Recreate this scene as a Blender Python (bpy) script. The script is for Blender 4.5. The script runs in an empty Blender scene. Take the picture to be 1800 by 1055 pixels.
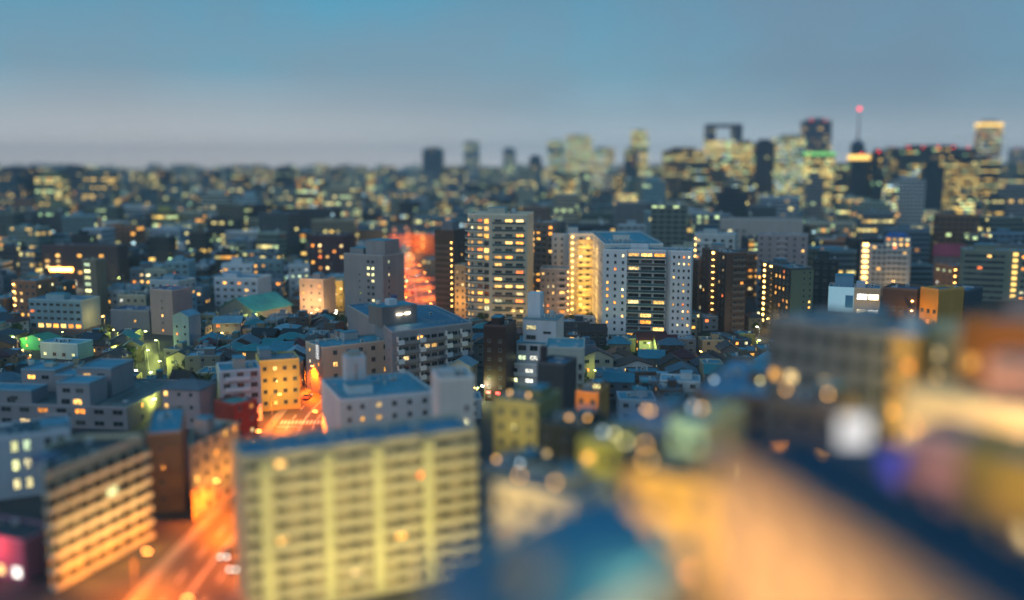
import bpy, math, random
from math import sin, cos, atan, atan2, pi, radians, sqrt, floor, ceil, hypot
from mathutils import Vector
random.seed(11)
R = random.Random(5)
sc = bpy.context.scene
COL = sc.collection

# ------------------------------------------------------------------ camera model used for measuring the photo
W0, H0, FPX, HOR, CAMZ = 1800.0, 1055.0, 1700.0, 285.0, 74.0
TH = atan((H0 / 2 - HOR) / FPX)
CT, ST = cos(TH), sin(TH)
def height_at(py, d):                      # height of a point seen at row py, d metres ahead
    v = (py - H0 / 2) / FPX
    return CAMZ - d * (v * CT + ST) / (CT - v * ST)
def dist_at(py, h):                        # how far ahead a point of height h is when seen at row py
    v = (py - H0 / 2) / FPX
    return (CAMZ - h) * (CT - v * ST) / (v * CT + ST)
def x_at(px, d, h):
    return (px - W0 / 2) / FPX * (d * CT + (CAMZ - h) * ST)
def project(x, y, z):
    dep = y * CT + (CAMZ - z) * ST
    return W0 / 2 + x / dep * FPX, H0 / 2 - ((z - CAMZ) * CT + y * ST) / dep * FPX

# ------------------------------------------------------------------ materials
MATS = {}
def nodes_of(m):
    m.use_nodes = True
    nt = m.node_tree
    nt.nodes.clear()
    return nt, nt.nodes, nt.links
def mk(name): m = bpy.data.materials.new(name); MATS[name] = m; return m
def N(nt, kind, **kw):
    n = nt.nodes.new(kind)
    for k, v in kw.items():
        if k in n.inputs: n.inputs[k].default_value = v
        else: setattr(n, k, v)
    return n
def math_(nt, op, a, b=None, c=None):
    n = nt.nodes.new('ShaderNodeMath'); n.operation = op
    for i, v in enumerate((a, b, c)):
        if v is None: continue
        if isinstance(v, (int, float)): n.inputs[i].default_value = v
        else: nt.links.new(v, n.inputs[i])
    return n.outputs[0]
def mixc(nt, fac, a, b, mode='MIX'):
    n = nt.nodes.new('ShaderNodeMix'); n.data_type = 'RGBA'; n.blend_type = mode
    for sock, v in ((n.inputs[0], fac), (n.inputs[6], a), (n.inputs[7], b)):
        if isinstance(v, (int, float)): sock.default_value = v
        elif isinstance(v, tuple): sock.default_value = (*v, 1) if len(v) == 3 else v
        else: nt.links.new(v, sock)
    return n.outputs[2]
def ramp(nt, fac, stops, interp='LINEAR'):
    n = nt.nodes.new('ShaderNodeValToRGB'); r = n.color_ramp; r.interpolation = interp
    while len(r.elements) > 1: r.elements.remove(r.elements[-1])
    for i, (p, c) in enumerate(stops):
        e = r.elements[0] if i == 0 else r.elements.new(p)
        e.position = p; e.color = (*c, 1) if len(c) == 3 else c
    nt.links.new(fac, n.inputs[0])
    return n.outputs[0]
def bsdf_out(nt, col, rough=0.8, spec=0.3, metal=0.0, bump=None, emis=None, emstr=None):
    b = nt.nodes.new('ShaderNodeBsdfPrincipled'); o = nt.nodes.new('ShaderNodeOutputMaterial')
    if isinstance(col, tuple): b.inputs['Base Color'].default_value = (*col, 1)
    else: nt.links.new(col, b.inputs['Base Color'])
    if isinstance(rough, (int, float)): b.inputs['Roughness'].default_value = rough
    else: nt.links.new(rough, b.inputs['Roughness'])
    b.inputs['Specular IOR Level'].default_value = spec
    b.inputs['Metallic'].default_value = metal
    if emis is not None:
        if isinstance(emis, tuple): b.inputs['Emission Color'].default_value = (*emis, 1)
        else: nt.links.new(emis, b.inputs['Emission Color'])
        if isinstance(emstr, (int, float)): b.inputs['Emission Strength'].default_value = emstr
        else: nt.links.new(emstr, b.inputs['Emission Strength'])
    if bump is not None:
        bp = N(nt, 'ShaderNodeBump', Strength=0.4, Distance=0.05); nt.links.new(bump, bp.inputs['Height'])
        nt.links.new(bp.outputs[0], b.inputs['Normal'])
    nt.links.new(b.outputs[0], o.inputs[0])
    return b
def surface(name, rough=0.8, scale=0.35, var=0.35, tint=None, tile=None, streak=True, spec=0.3):
    """wall / roof finish: the object's own colour, weathered by noise and rain streaks"""
    m = mk(name); nt, ns, ln = nodes_of(m)
    oi = ns.new('ShaderNodeObjectInfo'); tc = ns.new('ShaderNodeTexCoord')
    base = oi.outputs['Color'] if tint is None else N(nt, 'ShaderNodeRGB').outputs[0]
    if tint is not None: base.default_value = (*tint, 1)
    mp = ns.new('ShaderNodeMapping'); ln.new(tc.outputs['Object'], mp.inputs[0])
    mp.inputs['Scale'].default_value = (1, 1, 0.18 if streak else 1)
    n1 = N(nt, 'ShaderNodeTexNoise', Scale=scale, Detail=5.0, Roughness=0.65); ln.new(mp.outputs[0], n1.inputs['Vector'])
    n2 = N(nt, 'ShaderNodeTexNoise', Scale=scale * 0.17, Detail=3.0); ln.new(tc.outputs['Object'], n2.inputs['Vector'])
    k = math_(nt, 'ADD', math_(nt, 'MULTIPLY', n1.outputs[0], var * 1.4), math_(nt, 'MULTIPLY', n2.outputs[0], var * 1.2))
    k = math_(nt, 'ADD', k, 1.0 - var * 1.3)
    if tile:
        br = N(nt, 'ShaderNodeTexBrick', Scale=1.0); ln.new(tc.outputs['Object'], br.inputs[0])
        br.inputs['Color1'].default_value = (1, 1, 1, 1); br.inputs['Color2'].default_value = (.8, .8, .8, 1); br.inputs['Mortar'].default_value = (.6, .6, .6, 1)
        br.inputs['Brick Width'].default_value = tile[0]; br.inputs['Row Height'].default_value = tile[1]; br.inputs['Mortar Size'].default_value = 0.03
        base = mixc(nt, 1.0, base, br.outputs[0], 'MULTIPLY')
    comb = ns.new('ShaderNodeCombineColor')
    for i in range(3): ln.new(k, comb.inputs[i])
    col = mixc(nt, 1.0, base, comb.outputs[0], 'MULTIPLY')
    bsdf_out(nt, col, rough, spec, bump=n1.outputs[0])
    return m
surface('wall_paint', 0.75)
surface('wall_tile', 0.5, tile=(0.9, 0.45))
surface('roof_membrane', 0.6, scale=0.3, var=0.75, streak=False)
surface('roof_tile', 0.55, scale=1.2, var=0.5, tile=(0.5, 0.35), streak=False)
surface('trim', 0.6, scale=0.8, var=0.2)
surface('metal_paint', 0.35, scale=1.5, var=0.15, spec=0.5)
surface('road_asphalt', 0.55, scale=0.5, var=0.4, tint=(0.072, 0.064, 0.056), streak=False)
surface('pavement_slab', 0.7, scale=0.8, var=0.3, tint=(0.2, 0.19, 0.18), tile=(0.6, 0.6), streak=False)
surface('road_paint', 0.6, scale=2.0, var=0.4, tint=(0.7, 0.7, 0.66), streak=False)
surface('soil', 0.9, scale=0.05, var=0.7, tint=(0.05, 0.052, 0.055), streak=False)
surface('bark', 0.9, scale=3.0, tint=(0.06, 0.045, 0.03))
surface('rubber', 0.8, scale=3.0, tint=(0.02, 0.02, 0.02))
m = mk('leaf'); nt, ns, ln = nodes_of(m)
oi = ns.new('ShaderNodeObjectInfo'); tc = ns.new('ShaderNodeTexCoord')
n1 = N(nt, 'ShaderNodeTexNoise', Scale=0.9, Detail=3.0); ln.new(tc.outputs['Object'], n1.inputs['Vector'])
c = ramp(nt, n1.outputs[0], [(.3, (.018, .04, .014)), (.55, (.04, .085, .022)), (.75, (.085, .13, .035))])
bsdf_out(nt, c, 0.6, 0.3)
def glass(name, col=(.02, .035, .045), rough=.08):
    m = mk(name); nt, ns, ln = nodes_of(m)
    oi = ns.new('ShaderNodeObjectInfo'); tc = ns.new('ShaderNodeTexCoord')
    # curtains drawn behind some panes
    w = N(nt, 'ShaderNodeTexNoise', Scale=3.0, Detail=1.0); ln.new(tc.outputs['Object'], w.inputs['Vector'])
    cur = ramp(nt, oi.outputs['Random'], [(0, col), (.55, (col[0] * 1.6, col[1] * 1.6, col[2] * 1.5)), (.75, (.11, .11, .1)), (.92, (.2, .19, .17))], 'CONSTANT')
    bsdf_out(nt, mixc(nt, w.outputs[0], cur, (.01, .015, .02)), rough, 0.6)
    return m
glass('glass_dark')
glass('glass_pale', (.20, .18, .12), .3)
glass('glass_rail', (.08, .17, .19), .15)
def lit(name, stops, s0, s1):
    """a lit room behind a pane: tone and brightness differ from pane to pane, furniture and curtains break it up"""
    m = mk(name); nt, ns, ln = nodes_of(m)
    oi = ns.new('ShaderNodeObjectInfo'); tc = ns.new('ShaderNodeTexCoord')
    r2 = math_(nt, 'FRACT', math_(nt, 'MULTIPLY', oi.outputs['Random'], 37.31))
    col = ramp(nt, oi.outputs['Random'], stops, 'CONSTANT')
    ad = ns.new('ShaderNodeVectorMath'); ad.operation = 'ADD'
    sc_ = ns.new('ShaderNodeVectorMath'); sc_.operation = 'SCALE'; sc_.inputs[0].default_value = (51, 23, 77); ln.new(oi.outputs['Random'], sc_.inputs['Scale'])
    ln.new(tc.outputs['Object'], ad.inputs[0]); ln.new(sc_.outputs[0], ad.inputs[1])
    n1 = N(nt, 'ShaderNodeTexNoise', Scale=1.7, Detail=2.0); ln.new(ad.outputs[0], n1.inputs['Vector'])
    k = math_(nt, 'MULTIPLY', ramp(nt, n1.outputs[0], [(.32, (.2, .2, .2)), (.62, (1.3, 1.3, 1.3))]), math_(nt, 'MULTIPLY_ADD', r2, s1 - s0, s0))
    bsdf_out(nt, (.1, .09, .08), .3, .5, emis=col, emstr=k)
    m.cycles.emission_sampling = 'NONE'
    return m
lit('lit_home', [(0, (1, .46, .07)), (.3, (1, .33, .035)), (.48, (1, .54, .13)), (.72, (1, .68, .27)), (.88, (1, .88, .46)), (.95, (1, .20, .03))], .9, 3.7)
lit('lit_office', [(0, (.95, .95, .42)), (.4, (.8, 1, .6)), (.65, (1, .85, .4)), (.85, (1, 1, .85))], .8, 2.3)
lit('lit_shop', [(0, (1, .8, .45)), (.4, (1, .6, .2)), (.75, (1, .95, .85))], 2.5, 6.0)
def glow(name, col, s, sample=False):
    m = mk(name); nt, ns, ln = nodes_of(m)
    bsdf_out(nt, (.2, .2, .2), .4, .4, emis=col, emstr=float(s))
    m.cycles.emission_sampling = 'AUTO' if sample else 'NONE'
    return m
glow('lamp_amber', (1, .5, .12), 40); glow('lamp_orange', (1, .32, .05), 30); glow('lamp_pale', (1, .9, .6), 40)
glow('lamp_lime', (.85, 1, .3), 25); glow('lamp_red', (1, .03, .03), 5); glow('lamp_green', (.05, 1, .5), 14)
glow('roof_amber', (1, .5, .12), 7); glow('roof_straw', (1, .85, .35), 6); glow('roof_cool', (.7, .9, 1), 4); glow('crown_green', (.25, 1, .2), .9); glow('gallery_light', (1, .55, .13), 14); glow('sign_white', (1, .97, .93), 1.1, True); glow('sign_violet', (.05, .05, .9), .75, True)
glow('sign_cyan', (.3, .62, .8), .55); glow('sign_gold', (1, .6, .12), 2.0); glow('head_light', (1, .9, .7), 9); glow('tail_light', (1, .02, .01), 9)

def facade(name, per_object):
    """far facades: floors and window bays by wall metres, a share of the rooms lit"""
    m = mk(name); nt, ns, ln = nodes_of(m)
    uv = ns.new('ShaderNodeUVMap'); uv.uv_map = 'UVMap'
    if per_object:
        oi = ns.new('ShaderNodeObjectInfo'); base, alpha, seed = oi.outputs['Color'], oi.outputs['Alpha'], oi.outputs['Random']
    else:
        at = ns.new('ShaderNodeAttribute'); at.attribute_name = 'block_col'; base, alpha = at.outputs['Color'], at.outputs['Alpha']
        se = ns.new('ShaderNodeAttribute'); se.attribute_name = 'block_seed'; seed = se.outputs['Fac']
    sep = ns.new('ShaderNodeSeparateXYZ'); ln.new(uv.outputs[0], sep.inputs[0])
    bay = math_(nt, 'MULTIPLY_ADD', math_(nt, 'FRACT', math_(nt, 'MULTIPLY', seed, 7.7)), 2.2, 2.4)
    u = math_(nt, 'DIVIDE', sep.outputs[0], bay); v = math_(nt, 'DIVIDE', sep.outputs[1], 3.4)
    fu, fv = math_(nt, 'FRACT', u), math_(nt, 'FRACT', v)
    iu, iv = math_(nt, 'FLOOR', u), math_(nt, 'FLOOR', v)
    def band(x, a, b): return math_(nt, 'MULTIPLY', math_(nt, 'GREATER_THAN', x, a), math_(nt, 'LESS_THAN', x, b))
    strip_ = math_(nt, 'MULTIPLY', math_(nt, 'GREATER_THAN', math_(nt, 'FRACT', math_(nt, 'MULTIPLY', seed, 23.3)), .45), .13)
    mask = math_(nt, 'MULTIPLY', math_(nt, 'MULTIPLY', math_(nt, 'GREATER_THAN', fu, strip_), math_(nt, 'LESS_THAN', fu, math_(nt, 'SUBTRACT', 1.01, strip_))), band(fv, .28, .8))
    cx = ns.new('ShaderNodeCombineXYZ'); ln.new(iu, cx.inputs[0]); ln.new(iv, cx.inputs[1]); ln.new(math_(nt, 'MULTIPLY', seed, 991.0), cx.inputs[2])
    wn = ns.new('ShaderNodeTexWhiteNoise'); wn.noise_dimensions = '3D'; ln.new(cx.outputs[0], wn.inputs[0])
    cf = ns.new('ShaderNodeCombineXYZ'); ln.new(iv, cf.inputs[0]); ln.new(math_(nt, 'MULTIPLY', seed, 577.0), cf.inputs[1])
    ln.new(math_(nt, 'FLOOR', math_(nt, 'DIVIDE', iu, 9.0)), cf.inputs[2])
    wf = ns.new('ShaderNodeTexWhiteNoise'); wf.noise_dimensions = '3D'; ln.new(cf.outputs[0], wf.inputs[0])
    r = math_(nt, 'ADD', math_(nt, 'MULTIPLY', wn.outputs['Value'], .38), math_(nt, 'MULTIPLY', wf.outputs['Value'], .62))
    on = math_(nt, 'LESS_THAN', r, alpha)
    tone = ramp(nt, math_(nt, 'FRACT', math_(nt, 'ADD', math_(nt, 'MULTIPLY', wn.outputs['Value'], .5), math_(nt, 'MULTIPLY', seed, 13.7))),
                [(0, (1, .62, .13)), (.22, (1, .82, .28)), (.42, (.74, .95, .42)), (.58, (1, .44, .07)), (.72, (.95, .92, .34)), (.84, (.55, .85, .95)), (.93, (.6, 1, .5))], 'CONSTANT')
    tc = ns.new('ShaderNodeTexCoord')
    n1 = N(nt, 'ShaderNodeTexNoise', Scale=.12, Detail=4.0); ln.new(tc.outputs['Object'], n1.inputs['Vector'])
    wall = mixc(nt, math_(nt, 'MULTIPLY', n1.outputs[0], .6), base, mixc(nt, 1.0, base, (.55, .55, .55), 'MULTIPLY'))
    col = mixc(nt, mask, wall, (.02, .035, .05))
    st = math_(nt, 'MULTIPLY', math_(nt, 'MULTIPLY', on, mask), math_(nt, 'MULTIPLY_ADD', math_(nt, 'FRACT', math_(nt, 'MULTIPLY', wn.outputs['Value'], 91.0)), 1.7, .45))
    rough = math_(nt, 'MULTIPLY_ADD', mask, -.5, .75)
    bsdf_out(nt, col, rough, .4, emis=tone, emstr=st)
    m.cycles.emission_sampling = 'NONE'
    return m
facade('far_facade', True); facade('city_facade', False)

# ------------------------------------------------------------------ mesh building
class MB:
    def __init__(s): s.v = []; s.f = []; s.m = []; s.uv = []
    def face(s, pts, mi=0, uv=None):
        b = len(s.v); s.v += pts; s.f.append(tuple(range(b, b + len(pts)))); s.m.append(mi)
        s.uv.append(uv or [(p[0], p[1]) for p in pts])
    def box(s, x0, x1, y0, y1, z0, z1, mi=0, bottom=True, top=True):
        P = [(x0, y0), (x1, y0), (x1, y1), (x0, y1)]
        s.prism(P, z0, z1, mi, top, bottom)
    def prism(s, P, z0, z1, mi=0, top=True, bottom=False, mtop=None):
        n = len(P); run = 0.0
        for i in range(n):
            a, b = P[i], P[(i + 1) % n]; L = hypot(b[0] - a[0], b[1] - a[1])
            s.face([(a[0], a[1], z0), (b[0], b[1], z0), (b[0], b[1], z1), (a[0], a[1], z1)], mi,
                   [(run, z0), (run + L, z0), (run + L, z1), (run, z1)])
            run += ceil(L / 4) * 4 + 8
        if top: s.face([(p[0], p[1], z1) for p in P], mi if mtop is None else mtop)
        if bottom: s.face([(p[0], p[1], z0) for p in reversed(P)], mi)
    def ring(s, P, t, z0, z1, mi=0):
        Q = inset(P, t); n = len(P)
        for i in range(n):
            j = (i + 1) % n
            a, b, c, d = P[i], P[j], Q[j], Q[i]
            s.face([(*a, z0), (*b, z0), (*b, z1), (*a, z1)], mi)
            s.face([(*c, z0), (*d, z0), (*d, z1), (*c, z1)], mi)
            s.face([(*a, z1), (*b, z1), (*c, z1), (*d, z1)], mi)
    def cyl(s, cx, cy, z0, z1, r0, r1=None, n=10, mi=0, cap=True):
        r1 = r0 if r1 is None else r1
        A = [(cx + r0 * cos(2 * pi * i / n), cy + r0 * sin(2 * pi * i / n), z0) for i in range(n)]
        B = [(cx + r1 * cos(2 * pi * i / n), cy + r1 * sin(2 * pi * i / n), z1) for i in range(n)]
        for i in range(n):
            j = (i + 1) % n; s.face([A[i], A[j], B[j], B[i]], mi)
        if cap: s.face(B, mi)
    def bar(s, a, b, r, mi=0):
        a, b = Vector(a), Vector(b); d = (b - a).normalized(); u = d.orthogonal().normalized(); w = d.cross(u)
        o = [u * r + w * r, w * r - u * r, -u * r - w * r, u * r - w * r]
        for i in range(4):
            j = (i + 1) % 4; s.face([tuple(a + o[i]), tuple(a + o[j]), tuple(b + o[j]), tuple(b + o[i])], mi)
        s.face([tuple(b + k) for k in o], mi); s.face([tuple(a + k) for k in reversed(o)], mi)
    def mesh(s, name, mats):
        me = bpy.data.meshes.new(name)
        me.from_pydata([tuple(map(float, p)) for p in s.v], [], s.f)
        me.polygons.foreach_set('material_index', s.m)
        ul = me.uv_layers.new(name='UVMap')
        flat = [c for poly in s.uv for p in poly for c in p]
        ul.data.foreach_set('uv', flat)
        for m in (mats if isinstance(mats, (list, tuple)) else [mats]): me.materials.append(MATS[m])
        return me
    def build(s, name, mats, parent=None, color=None, loc=None, rot=0):
        return link(name, s.mesh(name, mats), parent, color, loc, rot)
def inset(P, t):
    n = len(P); out = []
    for i in range(n):
        a, b, c = Vector(P[i - 1]), Vector(P[i]), Vector(P[(i + 1) % n])
        d1, d2 = (b - a).normalized(), (c - b).normalized()
        n1, n2 = Vector((-d1.y, d1.x)), Vector((-d2.y, d2.x))
        k = (n1 + n2); k = k / max(0.3, k.dot(n1)) if k.length > 1e-6 else n1
        out.append(tuple(b + k * t))
    return out
def link(name, data, parent=None, color=None, loc=None, rot=0):
    o = bpy.data.objects.new(name, data); COL.objects.link(o)
    if parent is not None: o.parent = parent
    if color is not None: o.color = (*color, 1) if len(color) == 3 else color
    if loc is not None: o.location = loc
    if rot: o.rotation_euler = (0, 0, rot)
    return o
THINGS = []
def thing(name, label, cat, loc, rot=0, group=None, data=None, color=None):
    o = link(name, data, None, color, loc, rot)
    o['label'] = label; o['category'] = cat
    if group: o['group'] = group
    THINGS.append(o)
    return o
def structure(o): o['kind'] = 'structure'; return o
def copy_tree(root, loc, rot=0):
    c = root.copy(); COL.objects.link(c); c.location = loc; c.rotation_euler = (0, 0, rot)
    for ch in root.children:
        d = ch.copy(); COL.objects.link(d); d.parent = c
        for g in ch.children:
            e = g.copy(); COL.objects.link(e); e.parent = d
    THINGS.append(c)
    return c

# ------------------------------------------------------------------ parts shared by the buildings
CACHE = {}
def window_mesh(w, h, kind, frame='trim', mull=True):
    k = ('win', round(w, 2), round(h, 2), kind, frame, mull)
    if k not in CACHE:
        b = MB(); t = .07
        b.box(-w / 2, w / 2, -.07, 0.02, 0, t); b.box(-w / 2, w / 2, -.07, 0.02, h - t, h)
        b.box(-w / 2, -w / 2 + t, -.068, 0.02, t, h - t); b.box(w / 2 - t, w / 2, -.068, 0.02, t, h - t)
        if mull and w > 1.0: b.box(-.03, .03, -.06, -.02, t, h - t)
        b.box(-w / 2 - .06, w / 2 + .06, -.13, -.072, -.07, -.005)
        b.face([(-w / 2 + t, -.025, t), (w / 2 - t, -.025, t), (w / 2 - t, -.025, h - t), (-w / 2 + t, -.025, h - t)], 1)
        CACHE[k] = b.mesh('window', [frame, kind])
    return CACHE[k]
def balcony_mesh(L, dep, style, rail=1.05, bays=0):
    k = ('bal', round(L, 2), dep, style, bays)
    if k not in CACHE:
        b = MB(); g = style == 'glass'
        b.box(0, L, -dep, 0, -.16, 0)
        if g:
            b.box(.02, L - .02, -dep + .03, -dep + .06, .06, rail - .05, 1)
            b.box(0, L, -dep, -dep + .09, rail - .045, rail + .02)
        elif style == 'bars':
            b.box(0, L, -dep, -dep + .06, rail - .05, rail)
            n = max(2, int(L / .5))
            for i in range(n + 1):
                x = .02 + (L - .06) * i / n; b.box(x, x + .03, -dep + .01, -dep + .04, 0, rail - .05)
        else:
            b.box(0, L, -dep, -dep + .13, 0, rail)
        b.box(0, .1, -dep + .14, 0, 0, rail - .06 if not bays else 2.6); b.box(L - .1, L, -dep + .14, 0, 0, rail - .06 if not bays else 2.6)
        for i in range(1, bays): b.box(L * i / bays - .06, L * i / bays + .06, -dep + .14, 0, 0, 2.6)
        CACHE[k] = b.mesh('balcony', ['trim', 'glass_rail'])
    return CACHE[k]
class Bld:
    """one building: an Empty at its front base corner; u runs along the front, v away from the viewer"""
    def __init__(s, name, label, cat, A, B, top, depth, color, poly=None, h=None, wall='wall_paint', group=None, xy=None):
        if xy:
            (xa, ya), (xb, yb) = xy; s.h = h
        else:
            s.h = h if h is not None else height_at(top, A[1])
            xa, ya = x_at(A[0], A[1], s.h), A[1]; xb, yb = x_at(B[0], B[1], s.h), B[1]
        s.W = hypot(xb - xa, yb - ya); s.yaw = atan2(yb - ya, xb - xa); s.x, s.y, s.D = xa, ya, depth
        s.root = thing(name, label, cat, (xa, ya, 0), s.yaw, group)
        s.P = poly(s.W, depth) if poly else [(0, 0), (s.W, 0), (s.W, depth), (0, depth)]
        s.color = color; s.n = 0; s.wallmat = wall
        s.trimc = tuple(min(.75, c * 1.25 + .03) for c in color)
    def world(s, u, v): return (s.x + u * cos(s.yaw) - v * sin(s.yaw), s.y + u * sin(s.yaw) + v * cos(s.yaw))
    def body(s, roofc=(.15, .21, .26), parapet=.7, roof='roof_membrane', z0=0, P=None, h=None, color=None):
        P = P or s.P; h = s.h if h is None else h; color = color or s.color
        b = MB(); b.prism(P, z0, h, 0, top=False); b.build('wall', s.wallmat, s.root, color)
        b = MB(); b.prism(inset(P, .004), h - .35, h - .05, 0, True, True); b.build('roof', roof, s.root, roofc)
        if parapet:
            b = MB(); b.ring(P, .28, h, h + parapet); b.build('parapet', 'trim', s.root, s.trimc)
        if parapet and P is s.P and 60 < s.y < 640: s.clutter()
        return s
    def clutter(s):
        """ducts, vents and condensers scattered on a flat roof"""
        us = [p[0] for p in s.P]; vs = [p[1] for p in s.P]; rr = random.Random(int(s.x * 7 + s.y * 13)); h = s.h - .05; n = min(9, int((max(us) - min(us)) * (max(vs) - min(vs)) / 32))
        I = inset(s.P, 1.3)
        def inside(u, v):
            c = False
            for i in range(len(I)):
                (x0, y0), (x1, y1) = I[i - 1], I[i]
                if (y0 > v) != (y1 > v) and u < (x1 - x0) * (v - y0) / (y1 - y0) + x0: c = not c
            return c
        for k in range(n):
            u, v = rr.uniform(min(us) + 1.3, max(us) - 1.3), rr.uniform(min(vs) + 1.3, max(vs) - 1.3)
            if not inside(u, v): continue
            t = rr.random(); q = MB()
            if t < .4: s.acs([(u, v)], h)
            elif t < .65:
                L = rr.uniform(1.5, 4); L = L if inside(u + L, v) else 1.0; q.box(u, u + L, v, v + .5, h + .25, h + .7); q.box(u + .1, u + .3, v + .05, v + .45, h, h + .25); q.build('duct', 'metal_paint', s.root, (.42, .44, .45))
            elif t < .85: q.cyl(u, v, h, h + .8, .16, .16, 8); q.cyl(u, v, h + .8, h + 1.05, .34, .1, 8); q.build('roof_vent', 'metal_paint', s.root, (.35, .36, .36))
            else: q.box(u - .7, u + .7, v - .7, v + .7, h, h + .35); q.box(u - .55, u + .55, v - .55, v + .55, h + .352, h + .42); q.build('roof_hatch', 'trim', s.root, (.4, .42, .44))
    def box(s, name, u0, u1, v0, v1, z0, z1, color=None, mat='wall_paint', roofc=None):
        b = MB(); b.box(u0, u1, v0, v1, z0, z1, bottom=False, top=roofc is None); o = b.build(name, mat, s.root, color or s.color)
        if roofc:
            b = MB(); b.box(u0 - .12, u1 + .12, v0 - .12, v1 + .12, z1 + .002, z1 + .2); b.build('roof', 'roof_membrane', o, roofc)
        return o
    def tank(s, u, v, z, r=1.1, h=1.8, color=(.5, .5, .48)):
        b = MB(); b.cyl(u, v, z + .5, z + .5 + h, r, n=12); b.cyl(u, v, z + .5 + h, z + .7 + h, r, r * .3, n=12)
        for a in range(4): b.bar((u + r * .7 * cos(a * pi / 2), v + r * .7 * sin(a * pi / 2), z), (u + r * .7 * cos(a * pi / 2), v + r * .7 * sin(a * pi / 2), z + .5), .06)
        return b.build('water_tank', 'metal_paint', s.root, color)
    def acs(s, pts, z):
        if 'ac' not in CACHE:
            b = MB(); b.box(-.55, .55, -.25, .25, .12, 1.0); b.box(-.5, -.4, -.25, .25, 0, .12); b.box(.4, .5, -.25, .25, 0, .12)
            for i in range(8): b.face([(.0 + .32 * cos(i * pi / 4), -.26, .56 + .32 * sin(i * pi / 4)) for i in range(8)], 1)
            CACHE['ac'] = b.mesh('air_conditioner', ['metal_paint', 'rubber'])
        for (u, v) in pts: link('air_conditioner', CACHE['ac'], s.root, (.55, .55, .53), (u, v, z), R.choice((0, pi / 2)))
    def railing(s, P, z, hh=1.1):
        b = MB(); n = len(P)
        for i in range(n):
            a, c = P[i], P[(i + 1) % n]; L = hypot(c[0] - a[0], c[1] - a[1]); k = max(2, int(L / 1.8))
            for q in (.5, 1.0): b.bar((*a, z + hh * q), (*c, z + hh * q), .035)
            for j in range(k): x, y = a[0] + (c[0] - a[0]) * j / k, a[1] + (c[1] - a[1]) * j / k; b.bar((x, y, z), (x, y, z + hh), .035)
        return b.build('railing', 'metal_paint', s.root, (.3, .33, .35))
    def antenna(s, u, v, z, h=4):
        b = MB(); b.bar((u, v, z), (u, v, z + h), .05)
        for k in range(3): b.bar((u - .6, v, z + h - .3 - k * .5), (u + .6, v, z + h - .3 - k * .5), .025)
        return b.build('antenna', 'metal_paint', s.root, (.4, .4, .4))
    def edge(s, p, q): return _Edge(s, p, q)
    def front(s): return _Edge(s, s.P[0], s.P[1])
    def right(s): return _Edge(s, s.P[1], s.P[2])
    def left(s): return _Edge(s, s.P[-1], s.P[0])
    def visible(s, e):
        m = s.world((e.p[0] + e.q[0]) / 2, (e.p[1] + e.q[1]) / 2); a = e.ang + s.yaw
        return -(sin(a) * m[0] - cos(a) * m[1]) > 1.0
class _Edge:
    def __init__(s, b, p, q):
        s.b, s.p, s.q = b, p, q; s.L = hypot(q[0] - p[0], q[1] - p[1]); s.ang = atan2(q[1] - p[1], q[0] - p[0])
        s.dx, s.dy = cos(s.ang), sin(s.ang)
    def put(s, name, mesh, t, z, color=None, out=0.0):
        return link(name, mesh, s.b.root, color, (s.p[0] + s.dx * t + s.dy * out, s.p[1] + s.dy * t - s.dx * out, z), s.ang)
    def windows(s, cols, floors, w=1.2, h=1.3, z0=1.0, fh=3.0, lit=.25, a=0.0, b=None, mat='lit_home', name='window', frame=(.25, .25, .26), out=0.0, fn=None, skip=0.0, dark='glass_dark'):
        b = s.L if b is None else b
        for f in range(floors):
            for c in range(cols):
                if skip and R.random() < skip: continue
                if name == 'window':
                    s.b.n += 1
                    if s.b.n > 100: continue
                p = lit if fn is None else fn(f, c)
                k = mat if R.random() < p else dark
                s.put(name, window_mesh(w, h, k), a + (b - a) * (c + .5) / cols, z0 + f * fh, frame, out)
        return s
    def balconies(s, floors, a=0.0, b=None, z0=3.0, fh=3.0, dep=1.2, style='solid', color=None, bays=0):
        b = s.L if b is None else b
        for f in range(floors): s.put('balcony', balcony_mesh(b - a, dep, style, bays=bays), a, z0 + f * fh, color or s.b.trimc)
        return s
    def gallery(s, floors, a, b, z0=2.3, fh=3.0, rail=None, mat='gallery_light', size=(.9, .3), light=0, col=(1, .55, .15)):
        """open access corridor: a slab and rail on each floor with a lamp under the slab above"""
        k = ('lamp', size, mat)
        if k not in CACHE:
            m = MB(); w, h = size; m.box(-w / 2, w / 2, -.3, -.02, 0, h); CACHE[k] = m.mesh('gallery_lamp', [mat])
        for f in range(floors):
            s.put('gallery_lamp', CACHE[k], (a + b) / 2, z0 + f * fh)
            if rail: s.put('balcony', balcony_mesh(b - a, 1.3, rail), a, z0 - 2.2 + f * fh, s.b.trimc)
        if light:
            for f in range(0, floors, max(1, floors // 4)):
                x, y = s.b.world(s.p[0] + s.dx * (a + b) / 2 + s.dy * 2.2, s.p[1] + s.dy * (a + b) / 2 - s.dx * 2.2)
                point('gallery_light', (x, y, z0 + f * fh), light, col, .3)
        return s
def point(name, loc, power, col, r=.3, parent=None):
    l = bpy.data.lights.new(name, 'POINT'); l.energy = power; l.color = col; l.shadow_soft_size = r
    o = bpy.data.objects.new(name, l); COL.objects.link(o); o.location = loc
    if parent: o.parent = parent
    return o
FOOT = []      # footprints for the infill: (x, y, radius, px0, px1, lowest row that must stay visible, distance)
def claim(b, vb=None):
    us = [p[0] for p in b.P]; vs = [p[1] for p in b.P]
    pts = [b.world(u, v) for u, v in b.P]
    px = [project(x, y, b.h)[0] for x, y in pts]
    FOOT.append((pts, min(px), max(px), vb, min(y for _, y in pts)))
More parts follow.
